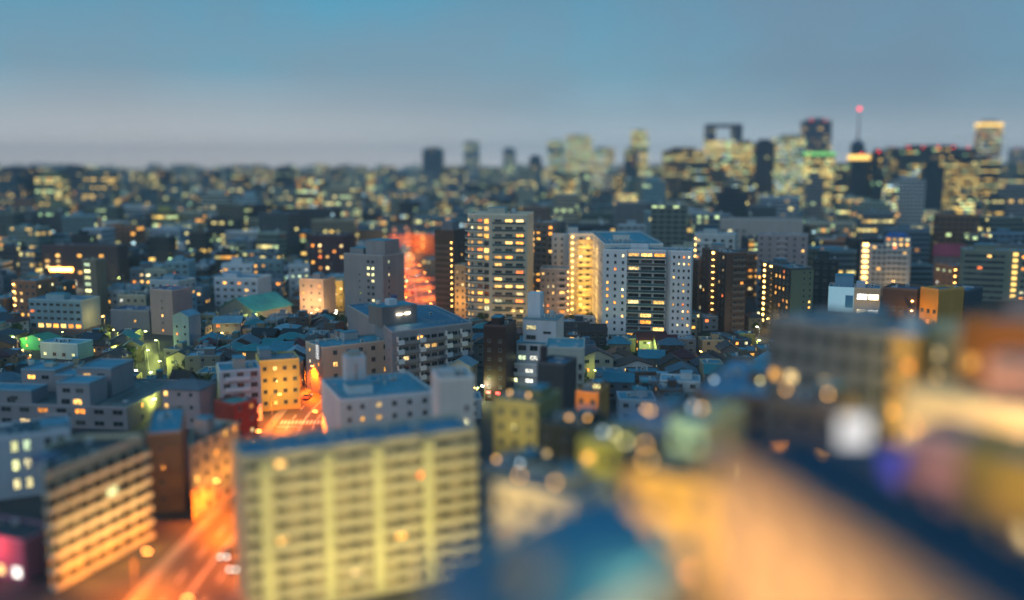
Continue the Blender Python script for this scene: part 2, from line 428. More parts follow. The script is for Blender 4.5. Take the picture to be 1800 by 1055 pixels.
# ------------------------------------------------------------------ world, sun, camera
SUN_EL, SUN_ROT = radians(24), radians(205)
w = bpy.data.worlds.new('World'); sc.world = w; w.use_nodes = True
nt = w.node_tree; nt.nodes.clear(); ns, ln = nt.nodes, nt.links
sky = ns.new('ShaderNodeTexSky'); sky.sky_type = 'NISHITA'; sky.sun_disc = False
sky.sun_elevation = radians(4); sky.sun_rotation = SUN_ROT; sky.ozone_density = 3.0
bg1 = ns.new('ShaderNodeBackground'); bg1.inputs[1].default_value = .05; ln.new(sky.outputs[0], bg1.inputs[0])
tc = ns.new('ShaderNodeTexCoord'); sep = ns.new('ShaderNodeSeparateXYZ'); ln.new(tc.outputs['Generated'], sep.inputs[0])
dusk = ramp(nt, sep.outputs[2], [(0, (.86, .90, .94)), (.018, (.60, .70, .77)), (.05, (.35, .50, .60)), (.09, (.20, .43, .57)), (.165, (.10, .40, .60)), (.4, (.04, .33, .60)), (1, (.02, .26, .54))])
mp = ns.new('ShaderNodeMapping'); mp.inputs['Scale'].default_value = (3.0, 3.0, 4.0); mp.inputs['Location'].default_value = (3.3, .4, 1.1); ln.new(tc.outputs['Generated'], mp.inputs[0])
cl = N(nt, 'ShaderNodeTexNoise', Scale=1.5, Detail=6.0, Roughness=.5); ln.new(mp.outputs[0], cl.inputs[0])
cf = ramp(nt, cl.outputs[0], [(.40, (0, 0, 0)), (.60, (1, 1, 1))])
low = ramp(nt, sep.outputs[2], [(0, (.8, .8, .8)), (.3, (.5, .5, .5))])
fac = math_(nt, 'MULTIPLY', cf, low)
grey = ramp(nt, sep.outputs[2], [(0, (.84, .86, .9)), (.018, (.56, .63, .69)), (.06, (.29, .40, .49)), (.2, (.14, .30, .44))])
col = mixc(nt, fac, dusk, grey)
# the glow of the city under the cloud, low on the left
dt = ns.new('ShaderNodeVectorMath'); dt.operation = 'DOT_PRODUCT'; dt.inputs[1].default_value = (-.36, .93, .03); ln.new(tc.outputs['Generated'], dt.inputs[0])
gl = math_(nt, 'MULTIPLY', ramp(nt, dt.outputs['Value'], [(.92, (0, 0, 0)), (1, (1, 1, 1))]), ramp(nt, sep.outputs[2], [(0, (.7, .7, .7)), (.03, (.35, .35, .35)), (.09, (0, 0, 0))]))
col = mixc(nt, gl, col, (.84, .70, .64))
# thicker cloud towards the right
dr = ns.new('ShaderNodeVectorMath'); dr.operation = 'DOT_PRODUCT'; dr.inputs[1].default_value = (.62, .77, .16); ln.new(tc.outputs['Generated'], dr.inputs[0])
rr_ = math_(nt, 'MULTIPLY', ramp(nt, math_(nt, 'ADD', dr.outputs['Value'], math_(nt, 'MULTIPLY_ADD', cl.outputs[0], .3, -.15)), [(.80, (0, 0, 0)), (.99, (.75, .75, .75))]), ramp(nt, sep.outputs[2], [(.02, (0, 0, 0)), (.09, (1, 1, 1))]))
col = mixc(nt, rr_, col, (.19, .30, .42))
# sky behind the viewer, toned down to a dim blue to deepen shade
pk = ramp(nt, math_(nt, 'MULTIPLY_ADD', sep.outputs[1], -.5, .5), [(.5, (0, 0, 0)), (1, (1, 1, 1))])
col = mixc(nt, math_(nt, 'MULTIPLY', pk, .55), col, (.11, .23, .34))
bg2 = ns.new('ShaderNodeBackground'); ln.new(col, bg2.inputs[0]); bg2.inputs[1].default_value = 1.0
mx = ns.new('ShaderNodeMixShader'); mx.inputs[0].default_value = .88; ln.new(bg1.outputs[0], mx.inputs[1]); ln.new(bg2.outputs[0], mx.inputs[2])
wo = ns.new('ShaderNodeOutputWorld'); ln.new(mx.outputs[0], wo.inputs[0])
sl = bpy.data.lights.new('sun', 'SUN'); sl.energy = SUN_STR = .56; sl.angle = radians(40); sl.color = (.86, .95, 1)
so = bpy.data.objects.new('sun', sl); COL.objects.link(so)
so.rotation_euler = Vector((.45, .75, -.42)).to_track_quat('-Z', 'Y').to_euler()
cam = bpy.data.cameras.new('camera'); co = bpy.data.objects.new('camera', cam); COL.objects.link(co); sc.camera = co
cam.sensor_width = 360; cam.sensor_fit = 'HORIZONTAL'; cam.lens = 360 * FPX / W0; cam.clip_start = 1; cam.clip_end = 30000
co.location = (0, 0, CAMZ); co.rotation_euler = (pi / 2 - TH, 0, 0)
BLUR, FOCUS = 6300.0, 356.0
cam.dof.use_dof = True; cam.dof.focus_distance = FOCUS; cam.dof.aperture_fstop = (cam.lens * 1e-3) / (BLUR / FPX); cam.dof.aperture_blades = 0
sc.view_settings.view_transform = 'Standard'; sc.view_settings.look = 'None'; sc.view_settings.exposure = 0.0; sc.view_settings.gamma = 1.0
sc.cycles.max_bounces = 5; sc.cycles.diffuse_bounces = 2; sc.cycles.glossy_bounces = 2; sc.cycles.volume_bounces = 0
sc.cycles.use_denoising = True; sc.cycles.sample_clamp_indirect = 3.0; sc.cycles.sample_clamp_direct = 30.0
sc.cycles.caustics_reflective = False; sc.cycles.caustics_refractive = False

# ------------------------------------------------------------------ ground, avenue, alley
b = MB(); b.face([(-5200, -200, 0), (5200, -200, 0), (5200, 6900, 0), (-5200, 6900, 0)]); structure(b.build('ground', 'soil'))
AV = [(60, -52), (120, -54), (165, -56), (200, -55), (230, -56), (270, -60), (303, -59), (345, -51), (382, -47), (420, -43), (460, -45), (520, -52), (585, -60), (700, -80), (867, -99), (1100, -128), (1300, -150)]
def avx(y):
    for i in range(len(AV) - 1):
        if AV[i][0] <= y <= AV[i + 1][0]:
            p0, p1, p2, p3 = AV[max(0, i - 1)], AV[i], AV[i + 1], AV[min(len(AV) - 1, i + 2)]
            t = (y - p1[0]) / (p2[0] - p1[0]); h = p2[0] - p1[0]
            m1 = (p2[1] - p0[1]) / max(1, p2[0] - p0[0]) * h; m2 = (p3[1] - p1[1]) / max(1, p3[0] - p1[0]) * h
            return (2*t**3-3*t*t+1)*p1[1] + (t**3-2*t*t+t)*m1 + (-2*t**3+3*t*t)*p2[1] + (t**3-t*t)*m2
    return AV[-1][1] if y > 1000 else AV[0][1]
def strip(b, o0, o1, y0, y1, z, fx=avx, step=6.0, mi=0):
    n = max(1, int((y1 - y0) / step))
    for i in range(n):
        a, c = y0 + (y1 - y0) * i / n, y0 + (y1 - y0) * (i + 1) / n
        b.face([(fx(a) + o0, a, z), (fx(a) + o1, a, z), (fx(c) + o1, c, z), (fx(c) + o0, c, z)], mi)
def kerbs(b, o, y0, y1, z0, z1, fx=avx, step=6.0, flip=False):
    n = max(1, int((y1 - y0) / step))
    for i in range(n):
        a, c = y0 + (y1 - y0) * i / n, y0 + (y1 - y0) * (i + 1) / n
        q = [(fx(a) + o, a, z0), (fx(c) + o, c, z0), (fx(c) + o, c, z1), (fx(a) + o, a, z1)]
        b.face(q[::-1] if flip else q)
b = MB(); strip(b, -7.2, 7.2, 60, 1290, .02); structure(b.build('avenue', 'road_asphalt'))
for s in (-1, 1):
    b = MB(); strip(b, min(s * 7.2, s * 9.8), max(s * 7.2, s * 9.8), 60, 1290, .15); kerbs(b, s * 7.2, 60, 1290, .02, .15, flip=s > 0)
    structure(b.build('pavement', 'pavement_slab'))
b = MB()
for o in (-3.6, 3.6):
    y = 64
    while y < 900: strip(b, o - .09, o + .09, y, y + 5, .026, step=5); y += 11
for o in (-.22, .1): strip(b, o, o + .12, 60, 900, .026)
for yc in (268, 352, 470, 560, 606):
    k = -6.4
    while k < 6.4: strip(b, k, k + .5, yc, yc + 4, .027, step=4); k += 1.05
    strip(b, -6.6, -.5, yc - 3, yc - 2.5, .027, step=1)
structure(b.build('road_marking', 'road_paint'))
def alx(y): return -147 + (387 - y) / 98 * 39
b = MB(); strip(b, -2.4, 2.4, 268, 400, .012, fx=alx); structure(b.build('alley', 'road_asphalt'))
b = MB(); strip(b, .9, 1.06, 290, 330, .017, fx=alx); strip(b, -1.9, -1.78, 285, 395, .017, fx=alx); structure(b.build('alley_marking', 'road_paint'))
# cross streets
def street(pts, wd, name='street'):
    b = MB()
    for (x0, y0), (x1, y1) in zip(pts, pts[1:]):
        L = hypot(x1 - x0, y1 - y0); nx, ny = -(y1 - y0) / L * wd / 2, (x1 - x0) / L * wd / 2
        b.face([(x0 - nx, y0 - ny, .008), (x1 - nx, y1 - ny, .008), (x1 + nx, y1 + ny, .008), (x0 + nx, y0 + ny, .008)])
    return structure(b.build(name, 'road_asphalt'))
street([(-320, 418), (-90, 446), (-54, 447)], 7)
street([(-34, 335), (30, 352), (150, 372), (330, 395)], 7)
street([(-36, 610), (120, 560), (300, 520), (420, 500)], 8)
street([(-400, 690), (-90, 640)], 8)
HAZE = 1.3e-4
# ------------------------------------------------------------------ the buildings one can name
BLUE = (.06, .25, .33)
LM = []        # landmarks for the labels: words, px, py, distance
def mark(b, words, py=None):
    c = b.world(b.W / 2, b.D / 2); p = project(c[0], c[1], b.h * .6); LM.append((words, p[0], p[1], b.y))
AP = 'apartment block'
# white tower with the glass balcony grid
b = Bld('apartment_tower', 'white high-rise with a central grid of dark glass balconies between two white window panels', 'tower', (1060, 388), (1216, 380), 440, 14, (.62, .62, .64),
        poly=lambda W, D: [(0, 0), (W * .275, 0), (W * .275, 1.5), (W * .715, 1.5), (W * .715, 3), (W * .77, 3), (W * .77, 0), (W, 0), (W, D), (4.2, D)])
b.body(BLUE, parapet=.5); W = b.W; fh = (b.h - .8) / 14
e = b.edge(b.P[0], b.P[1]); e.windows(3, 14, .95, 1.15, .9, fh, lit=.22, a=.4)
e = b.edge(b.P[6], b.P[7]); e.windows(4, 14, .8, 1.05, .9, fh, lit=.3, a=.3)
e = b.edge(b.P[2], b.P[3]); e.windows(3, 14, 4.3, 2.0, .5, fh, name='balcony_door', fn=lambda f, c: .75 if f == 13 else (.25 if c != 1 else .14))
e.balconies(14, .02, None, .3, fh, 1.35, 'glass', (.62, .62, .62), bays=3)
b.box('stair_tower', W * .3, W * .5, 6, 11, b.h, b.h + 2.6, roofc=BLUE); b.railing(inset(b.P[7:] + b.P[:1], 2.0), b.h)
b.acs([(W * .8 + i * 1.6, 7) for i in range(4)], b.h - .05); claim(b, 560); mark(b, 'glass-grid white tower')
# the court behind it, lit yellow
b = Bld('courtyard_block', 'long white block wrapped round a yellow lit courtyard behind the glass-grid tower', 'apartment block', (970, 470), (1042, 470), 412, 14, (.60, .57, .53),
        poly=lambda W, D: [(0, 0), (W, 0), (W, -60), (W + 25, -60), (W + 25, D), (0, D)])
b.body(BLUE, parapet=.5); fh = (b.h - .8) / 13
e = b.front(); e.windows(2, 13, .9, 1.1, .9, fh, lit=.08, a=.3, b=6.5)
e.gallery(13, 8.6, 11.5, 2.3, fh, None, size=(.8, .35)); e.balconies(13, 12.2, 19.6, .2, fh, 1.3, 'solid', (.62, .5, .28))
e.windows(2, 13, 1.6, 1.9, .4, fh, lit=.3, a=12.5, b=19.4, name='balcony_door')
e = b.edge(b.P[1], b.P[2]); e.windows(8, 13, 1.25, 1.5, .9, fh, lit=.06, a=2, b=54, skip=.24)
for zz in (3.5, 11, 18.5, 26, 33): point('court_lamp_light', (16.0, -4.5, zz), 1300, (1, .56, .11), .5, b.root); point('court_lamp_light', (16.4, -24, zz), 1250, (1, .56, .11), .5, b.root)
b.box('fin_wall', 8.0, 8.5, -5, -.01, 0, b.h, (.4, .4, .42)); b.box('stair_tower', 26, 33, -40, -34, b.h, b.h + 2.8, roofc=BLUE); b.box('lift_tower', 8, 13, 4, 9, b.h, b.h + 3, roofc=BLUE)
b.acs([(24 + (i % 5) * 2.4, -50 + i // 5 * 9) for i in range(10)], b.h - .05); b.railing([(21, -58), (44, -58), (44, 12), (21, 12)], b.h + .5); claim(b, 560)
b = Bld('low_apartment_block', 'lower pinkish beige block stepping down at the left foot of the yellow lit courtyard', AP, (949, 449), (1001, 447), 473, 12, (.46, .36, .31))
b.body(BLUE, parapet=.5); fh = (b.h - .6) / 8
b.front().windows(3, 8, .8, 1.1, .9, fh, lit=.2, a=.3, b=7.5).windows(1, 8, 2.6, 1.5, .8, fh, lit=.25, a=8.4, b=12.6); b.front().balconies(8, 8, 13, .2, fh, 1.0)
b.front().gallery(8, 13, 13.5, 2.2, fh, size=(.4, .3)); claim(b, 555)
# cream tower with the rounded balcony corner
def roundleft(W, D):
    P = []; r = 5.0
    for i in range(7): a = pi + pi / 2 * i / 6; P.append((r + r * cos(a), r + r * sin(a)))
    return P + [(W, 0), (W, D), (0, D)]
b = Bld('rounded_tower', 'cream high-rise with a rounded balcony corner on its left edge and many orange lit rooms', 'tower', (818, 437), (927, 432), 378, 18, (.50, .46, .36), poly=roundleft)
b.body(BLUE, parapet=.9); fh = (b.h - 1) / 15
for f in range(15):
    m = MB(); o = inset(b.P, -1.25)[:7]; i_ = b.P[:7]; o = [(-1.25, 9.0)] + o + [(9, -1.25)]; i_ = [(0, 9.0)] + i_ + [(9, 0)]
    for j in range(len(o) - 1):
        A, B_, C, D_ = o[j], o[j + 1], i_[j + 1], i_[j]
        m.face([(*A, 0), (*B_, 0), (*C, 0), (*D_, 0)]); m.face([(*B_, -.2), (*A, -.2), (*D_, -.2), (*C, -.2)])
        m.face([(*A, -.2), (*B_, -.2), (*B_, .3), (*A, .3)]); m.face([(*A, .3), (*B_, .3), (*B_, 1.0), (*A, 1.0)], 1)
        m.bar((*A, 1.03), (*B_, 1.03), .05)
    m.build('balcony', ['trim', 'glass_rail'], b.root, (.60, .58, .50), (0, 0, .4 + f * fh))
e = b.edge(b.P[6], b.P[7]); up = lambda f, c: (.75 if f > 11 else .42) if c != 2 else .3
e.windows(2, 15, 2.2, 2.1, .5, fh, fn=up, a=.2, b=6.2); e.windows(3, 15, 3.3, 1.9, .6, fh, fn=lambda f, c: .5 if c == 2 else .3, a=7.6, b=22.3)
e.balconies(15, 7.4, 22.4, .3, fh, .55, 'glass', (.56, .52, .42), bays=3)
for j in (3, 5):
    ee = b.edge(b.P[j - 1], b.P[j]); ee.windows(1, 15, 1.0, 2.1, .5, fh, lit=.5, name='balcony_door')
b.box('stair_tower', 9, 17, 6, 13, b.h, b.h + 3, roofc=BLUE); b.tank(20, 12, b.h); claim(b, 560); mark(b, 'rounded cream tower')
b = Bld('dark_apartment_block', 'grey-brown slab with orange windows squeezed between the cream tower and the white courtyard block', AP, (931, 476), (973, 470), 392, 14, (.16, .14, .13))
b.body(parapet=.6); fh = (b.h - .6) / 15; b.front().windows(4, 15, 1.9, 1.5, .8, fh, fn=lambda f, c: .45 if c in (0, 3) else .12); b.front().balconies(15, 3.2, 9.2, .3, fh, .8, 'solid', (.2, .18, .17)); claim(b, 520)
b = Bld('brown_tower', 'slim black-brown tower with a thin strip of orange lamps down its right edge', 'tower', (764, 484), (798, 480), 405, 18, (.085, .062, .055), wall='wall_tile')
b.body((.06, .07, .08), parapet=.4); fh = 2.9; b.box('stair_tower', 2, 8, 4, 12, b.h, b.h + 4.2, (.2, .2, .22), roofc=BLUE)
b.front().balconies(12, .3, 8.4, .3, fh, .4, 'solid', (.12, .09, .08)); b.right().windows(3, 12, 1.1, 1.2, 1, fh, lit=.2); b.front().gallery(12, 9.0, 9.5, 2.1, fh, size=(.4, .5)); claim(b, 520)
b = Bld('narrow_block', 'narrow orange lit block wedged between the black-brown tower and the cream tower', AP, (799, 455), (818, 453), 466, 10, (.50, .36, .2))
b.body(parapet=.3); b.front().windows(2, 8, 1.0, 1.2, 1, 3, lit=.15); point('wall_lamp_light', (2.5, -6, 9), 2600, (1, .5, .12), .4, b.root); claim(b, 520)  # bare light with no fixture, added to warm the narrow front
b = Bld('grey_tower', 'tall plain grey tower beside the orange avenue with one narrow column of windows', 'tower', (604, 424), (673, 413), 447, 15, (.27, .255, .265))
b.body(BLUE, parapet=.6); fh = (b.h - 3) / 11; W = b.W
b.front().windows(2, 11, 1.5, 1.3, 2.6, fh, fn=lambda f, c: .85 if f in (8, 9) else .12, a=W * .57, b=W * .8, mat='lit_office'); b.front().windows(1, 9, .8, .8, 2.6, fh, lit=.1, a=W * .3, b=W * .5)
b.front().windows(1, 1, 2.2, 2.2, 1.5, 3, lit=1, a=1, b=4, mat='lit_shop', name='entrance_window')
b.box('penthouse', W * .5, W + -.4, 2, 12, b.h, b.h + 6.5, roofc=BLUE); b.box('stair_tower', 1.2, W * .4, 3, 9, b.h, b.h + 2.6, roofc=BLUE); b.acs([(W * .45, 10), (W * .47, 12)], b.h)
b.right().windows(1, 11, 1.0, 1.3, 2.6, fh, lit=.3, a=2, b=6, mat='lit_office'); claim(b, 575); mark(b, 'plain grey tower')
# the balcony slab with the big blue roof
b = Bld('balcony_slab', 'grey apartment slab with a broad blue roof, box penthouse and white balcony dividers', AP, (689, 302), (830, 321), 586, 30, (.25, .25, .27),
        poly=lambda W, D: [(0, 0), (W, 0), (W + 11.5, 40), (W - 5, 62), (W - 14, 62), (5.2, 15)])
b.body((.035, .15, .24), parapet=.5); fh = 3.1; W = b.W
e = b.front()
for f in range(6): e.put('balcony', balcony_mesh(W - 1.2, 1.1, 'solid', 1.0), 1.0, .9 + f * fh, (.22, .22, .23))
for f in range(6):
    for k in range(4):
        q = MB(); q.box(0, 2.2, -1.32, -1.16, -.1, 1.5); q.box(0, .15, -1.14, 0, 0, 2.6)
        if f == 0 and k == 0: CACHE['div'] = q.mesh('balcony_divider', ['trim', 'trim'])
        e.put('balcony_divider', CACHE['div'], 1.6 + k * 8.2 + (2.2 if k == 2 else 0), .9 + f * fh, (.62, .64, .66))
e.windows(11, 6, 2.1, 1.9, 1.0, fh, lit=.15, a=1, b=W - .4); e.balconies(1, 0, W, b.h + .02, fh, .9, 'solid', (.6, .6, .6)) if False else None
b.box('penthouse', 4, 17.5, 13, 22, b.h, b.h + 6.2, (.17, .155, .16)); b.P2 = [(4, 13), (17.5, 13), (17.5, 22), (4, 22)]
q = MB(); q.box(3.9, 17.6, 12.9, 22.1, b.h + 6.204, b.h + 6.4); q.build('roof', 'roof_membrane', b.root, BLUE)
b.box('plant_box', 8, 11, 15, 18, b.h + 6.4, b.h + 8.4, (.6, .6, .62)); b.tank(5.5, 18, b.h + 6.4, .9, 1.1); b.box('plant_box', 12, 13.5, 19, 21, b.h + 6.4, b.h + 9, (.1, .1, .2))
q = MB(); q.box(9.5, 11.6, 12.6, 12.84, b.h + 3.3, b.h + 3.6); q.box(12.8, 14.6, 12.6, 12.84, b.h + 3.4, b.h + 3.7); q.build('wall_lamp', 'lamp_pale', b.root)
b.railing([(20, 6), (W - 2, 6), (W + 6, 36), (W - 4, 54), (W - 11, 54)], b.h); claim(b, 670); mark(b, 'blue-roofed balcony slab')
b.edge(b.P[5], b.P[0]).windows(1, 6, .8, .9, 1.3, fh, lit=.1, a=9, b=13)
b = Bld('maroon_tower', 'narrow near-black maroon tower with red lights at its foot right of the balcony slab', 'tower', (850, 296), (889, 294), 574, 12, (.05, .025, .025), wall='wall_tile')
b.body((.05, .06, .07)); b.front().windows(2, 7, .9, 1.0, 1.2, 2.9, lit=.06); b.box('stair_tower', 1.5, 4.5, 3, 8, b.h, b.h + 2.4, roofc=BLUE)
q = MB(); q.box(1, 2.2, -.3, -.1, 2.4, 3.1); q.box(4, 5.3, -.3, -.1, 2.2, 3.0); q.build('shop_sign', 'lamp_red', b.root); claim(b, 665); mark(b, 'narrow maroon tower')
# white stepped building
b = Bld('stepped_white_building', 'white building stepping back in terraces below a bare white lift tower', 'building', (889, 304), (972, 300), 640, 18, (.60, .58, .61))
b.body(BLUE, parapet=.6); W = b.W; h = b.h; hs = [height_at(t, 303) for t in (606, 566, 521)]
b.box('upper_storey', 2.4, W, 3, 17.5, h, hs[0], roofc=BLUE); b.box('upper_storey', 4.4, W - .2, 5, 17, hs[0] + .2, hs[1], roofc=(.2, .28, .3)); b.box('lift_tower', 5.2, 9.4, 8, 13, hs[1] + .2, hs[2], (.66, .66, .7))
e = b.edge((2.4, 3), (W, 3)); e.windows(2, 2, 2.6, 1.6, h + 1, 3.2, lit=.6, a=.4, b=8, mat='lit_office'); e.windows(1, 2, 3.4, 1.2, h + 1, 3.2, lit=.3, a=9, b=W - 3)
e = b.edge((4.4, 5), (W, 5)); e.windows(1, 2, 3.2, 1.4, hs[0] + 1, 3.2, lit=.5, a=.4, b=5, mat='lit_office'); e.windows(1, 1, 2.6, .8, hs[0] + 3, 3, lit=0, a=6, b=10)
b.front().windows(3, 3, 2.6, 1.5, .9, 3.2, lit=.5, mat='lit_office'); b.front().balconies(3, .4, W - .4, .2, 3.2, .8)
b.railing([(5, 5.6), (W - 1, 5.6), (W - 1, 16), (5, 16)], hs[1] + .2); b.acs([(10.5 + i * 1.4, 10) for i in range(3)], hs[1] + .2); b.tank(12, 14, hs[1] + .2, .8, 1.2); claim(b, 690); mark(b, 'white stepped building')
b = Bld('teal_roofed_building', 'pale narrow-bay building with a flat teal roof right of the white stepped building', 'building', (958, 281), (1027, 280), 612, 16, (.40, .41, .37))
b.body((.08, .27, .33), parapet=.35); b.front().windows(5, 5, 1.1, 1.9, .7, 3.1, lit=.15); b.front().balconies(5, .2, b.W - .2, .2, 3.1, .7, 'bars', (.5, .5, .47)); claim(b, 700)
b = Bld('dark_office', 'almost windowless black-blue block below the flat teal roof', 'building', (944, 252), (992, 249), 640, 10, (.05, .06, .07))
b.body((.05, .12, .2)); b.front().windows(2, 3, .9, 1.0, 1, 3.6, lit=.0); b.box('plant_box', .4, 1.8, 1, 3, b.h, b.h + 4.6, (.04, .04, .05)); claim(b, 735); mark(b, 'black-blue block')
# pale block with a lift tower in front of the avenue
b = Bld('pale_block', 'pale blue-white block with a flat roof and ribbed lift tower, above the yellow slab', 'building', (598, 228), (765, 237), 706, 24, (.50, .55, .58))
b.body((.06, .28, .38), parapet=.5); W = b.W; h = b.h; q = MB()
z1 = height_at(626, 244)
b.box('lift_tower', 4.6, 9.6, 13, 18, h, z1, (.56, .6, .64)); b.box('plant_box', 5.4, 8.6, 14, 17, z1, z1 + 1.2, (.3, .32, .3)); b.box('stair_tower', 3.2, 9.4, 5.5, 11, h, h + 2.3, (.56, .62, .64), roofc=BLUE)
for i in range(6): q.box(4.5 + i * .95, 4.65 + i * .95, 12.86, 12.98, h + .2, z1 - .2)
q.box(6.3, 7.4, 12.8, 12.97, h + 1, z1 - 1.6, 1); q.build('cladding_rib', ['trim', 'roof_tile'], b.root, (.5, .42, .42))
b.front().windows(1, 5, 1.3, 1.2, 2.0, 3.1, lit=1, a=8.4, b=10.6); b.front().windows(3, 5, 1.2, 1.2, 2, 3.1, lit=.05, a=11.5, b=W - .8); b.front().windows(2, 5, 1, 1.1, 2, 3.1, lit=.05, a=.6, b=7)
b.acs([(14 + i * 1.5, 18) for i in range(4)], h); b.railing([(1, 1), (W - 1, 1), (W - 1, 23), (1, 23)], h); claim(b, 745); mark(b, 'pale block with ribbed lift tower')
b = Bld('white_stair_block', 'small bright white stair block at the right end of the yellow slab roof', 'building', (772, 207), (834, 209), 670, 10, (.62, .62, .62))
b.body((.4, .42, .44)); b.front().windows(1, 7, .8, 1.2, 1.5, 3, lit=.3, a=5, b=7.2); b.box('plant_box', 1, 4, 2, 6, b.h, b.h + 1.8, (.5, .5, .52)); b.tank(5.8, 5, b.h, .9, 1.4); claim(b, 725)
# the yellow slab
b = Bld('yellow_slab', 'long yellow lit apartment slab with balcony bands and a blue roof edge in the foreground', AP, (424, 150), (838, 167), 808, 10, (.52, .44, .28))
b.body((.05, .23, .36), parapet=.5); W = b.W; fh = (b.h - .6) / 10; e = b.front()
e.balconies(10, .2, W - .2, .2, fh, 1.2, 'solid', (.55, .49, .32)); e.windows(10, 10, 1.7, 1.0, 1.2, fh, lit=.03, dark='glass_pale', frame=(.4, .36, .24))
for k in (.06, .31, .52, .74): 
    q = MB(); q.box(W * k, W * k + 2.0, -1.42, -1.24, .4, b.h - .5); q.build('lit_column_strip', 'trim', b.root, (.60, .56, .30))  # yellow strips: the brightness of lit vertical columns put into their colour
for k in range(6): point('added_facade_light', (W * (k + .5) / 6, -9, 6), 1350, (1, .80, .32), .6, b.root); point('added_facade_light', (W * (k + .5) / 6, -10, 20), 1000, (1, .80, .32), .6, b.root)  # bare lights without fixtures, added in front to turn the slab yellow
b.railing([(1, 1), (W - 1, 1), (W - 1, 9), (1, 9)], b.h); b.acs([(6 + i * 5, 6) for i in range(6)], b.h); b.left().windows(1, 9, .8, 1, 1, fh, lit=.2); claim(b, 1060); mark(b, 'yellow slab')
# ---- left foreground
b = Bld('terraced_apartments', 'pinkish grey terraced apartments with box penthouses and roof gardens at the left edge', AP, (-70, 268), (223, 262), 709, 34, (.25, .23, .25))
b.body((.10, .12, .12), parapet=.5); h = b.h; W = b.W
def px2u(px, y=264): return x_at(px, y, h) - b.x
PB = [(-70, 52, 688, 1, 9), (100, 162, 672, 1, 10), (20, 84, 652, 16, 26), (85, 128, 660, 14, 22), (128, 192, 646, 13, 26)]
for (p0, p1, t, v0, v1) in PB:
    u0, u1 = px2u(p0, 264 + v0), px2u(p1, 264 + v0); z1 = height_at(t + 2, 265 + v0)
    o = b.box('penthouse', u0, u1, v0, v1, h, z1, (.28, .265, .29), roofc=(.08, .26, .35)); q = MB(); q.ring([(u0, v0), (u1, v0), (u1, v1), (u0, v1)], .2, z1 + .204, z1 + .6); q.build('parapet', 'trim', o, (.3, .38, .44))
    e = b.edge((u0, v0), (u1, v0)); e.windows(2, 1, 2.4, 1.2, z1 - 2.4, 3, lit=.1, a=1, b=u1 - u0 - 1); e.windows(2, 1, 2.6, 1.5, h + .5, 3, lit=.55 if v0 < 5 else .05, a=.8, b=u1 - u0 - 2)
b.front().windows(9, 2, 3.0, 1.4, .9, 3.3, lit=.15); b.front().balconies(2, 26, 33, .2, 3.3, .7)
b.box('stair_tower', px2u(60, 285), px2u(76, 285), 21, 24, h, height_at(640, 287), (.4, .36, .3)); b.tank(px2u(32, 285), 22, height_at(652, 282), .9, 1.2)
b.right().windows(2, 2, 1.2, 1.3, 1, 3.3, lit=.3); b.railing([(W - 8, .8), (W - .8, .8), (W - .8, 30), (W - 8, 30)], h); claim(b, 745); mark(b, 'terraced pinkish apartments')
b = Bld('solar_roofed_building', 'white-grey building with a framed solar panel roof at the left edge', 'building', (-40, 204), (124, 212), 778, 12, (.44, .47, .52))
b.body((.05, .08, .11), parapet=.9); W = b.W; h = b.h
for i in range(2):
    for j in range(5):
        q = MB(); u = W * .36 + j * 1.5; v = 2 + i * 4.4
        q.face([(u, v, h + .3), (u + 1.35, v, h + .3), (u + 1.35, v + 3.6, h + 1.1), (u, v + 3.6, h + 1.1)]); q.face([(u, v, h + .24), (u, v + 3.6, h + 1.04), (u + 1.35, v + 3.6, h + 1.04), (u + 1.35, v, h + .24)]); q.bar((u + .6, v + 3.4, h), (u + .6, v + 3.4, h + 1.0), .05); q.build('solar_panel', 'glass_dark', b.root)
b.box('plant_box', W - 6, W - .6, 3, 10, h, h + 1.2, (.4, .5, .56), roofc=(.1, .25, .34)); b.front().windows(2, 3, 1.3, 2.3, 2, 4.3, lit=1, a=5.9, b=10.8, mat='lit_office'); b.front().windows(2, 3, 1.3, 2.3, 2, 4.3, lit=.0, a=12.5, b=W - .8); claim(b, 880); mark(b, 'solar-roofed building')
b = Bld('banded_office', 'tan building with rounded beige balcony bands and a dark flat roof beside the orange avenue', 'building', (76, 160), (250, 184), 842, 22, (.44, .38, .27),
        poly=lambda W, D: [(0, 0), (W, 0), (W + .5, 2), (W - 3, 11), (W - 7, 13), (13.5, 12.4)])
b.body((.035, .04, .045), parapet=.8); W = b.W; fh = (b.h - .8) / 7; e = b.front()
e.balconies(7, -.3, W + .3, .3, fh, 1.6, 'solid', (.56, .49, .36)); e.windows(7, 7, 2.6, 1.6, .7, fh, lit=.05, mat='lit_office'); 
for k in range(3): point('added_facade_light', (W * (k + .5) / 3, -5, 3.5), 2600, (1, .30, .03), .4, b.root)  # added orange wash on the lower facade, no lamp bodies
for k in range(3): point('added_facade_light', (W * (k + .5) / 3, -6.5, 9), 1300, (1, .72, .26), .5, b.root)  # added warm wash higher up, likewise without lamp bodies
b.box('plant_box', 6, 10, 5, 9, b.h, b.h + 1.3, (.1, .16, .24)); b.acs([(3, 4), (4.6, 4), (3, 6)], b.h); claim(b, 1000); mark(b, 'tan balcony-banded building')
b = Bld('brown_block', 'plain brown block with a deep blue flat roof between the tan building and the avenue', 'building', (258, 197), (319, 199), 766, 22, (.25, .16, .11), wall='wall_tile')
b.body((.05, .26, .36), parapet=.5); b.front().windows(1, 4, 1.0, 1.1, 2.6, 3.6, lit=.0, a=1.6, b=3.6); b.acs([(2, 14), (4, 14)], b.h); q = MB(); q.box(1.5, 2.6, 12, 13, b.h, b.h + .7); q.build('roof_hatch', 'trim', b.root, (.5, .5, .5)); claim(b, 845); mark(b, 'brown block with blue roof')
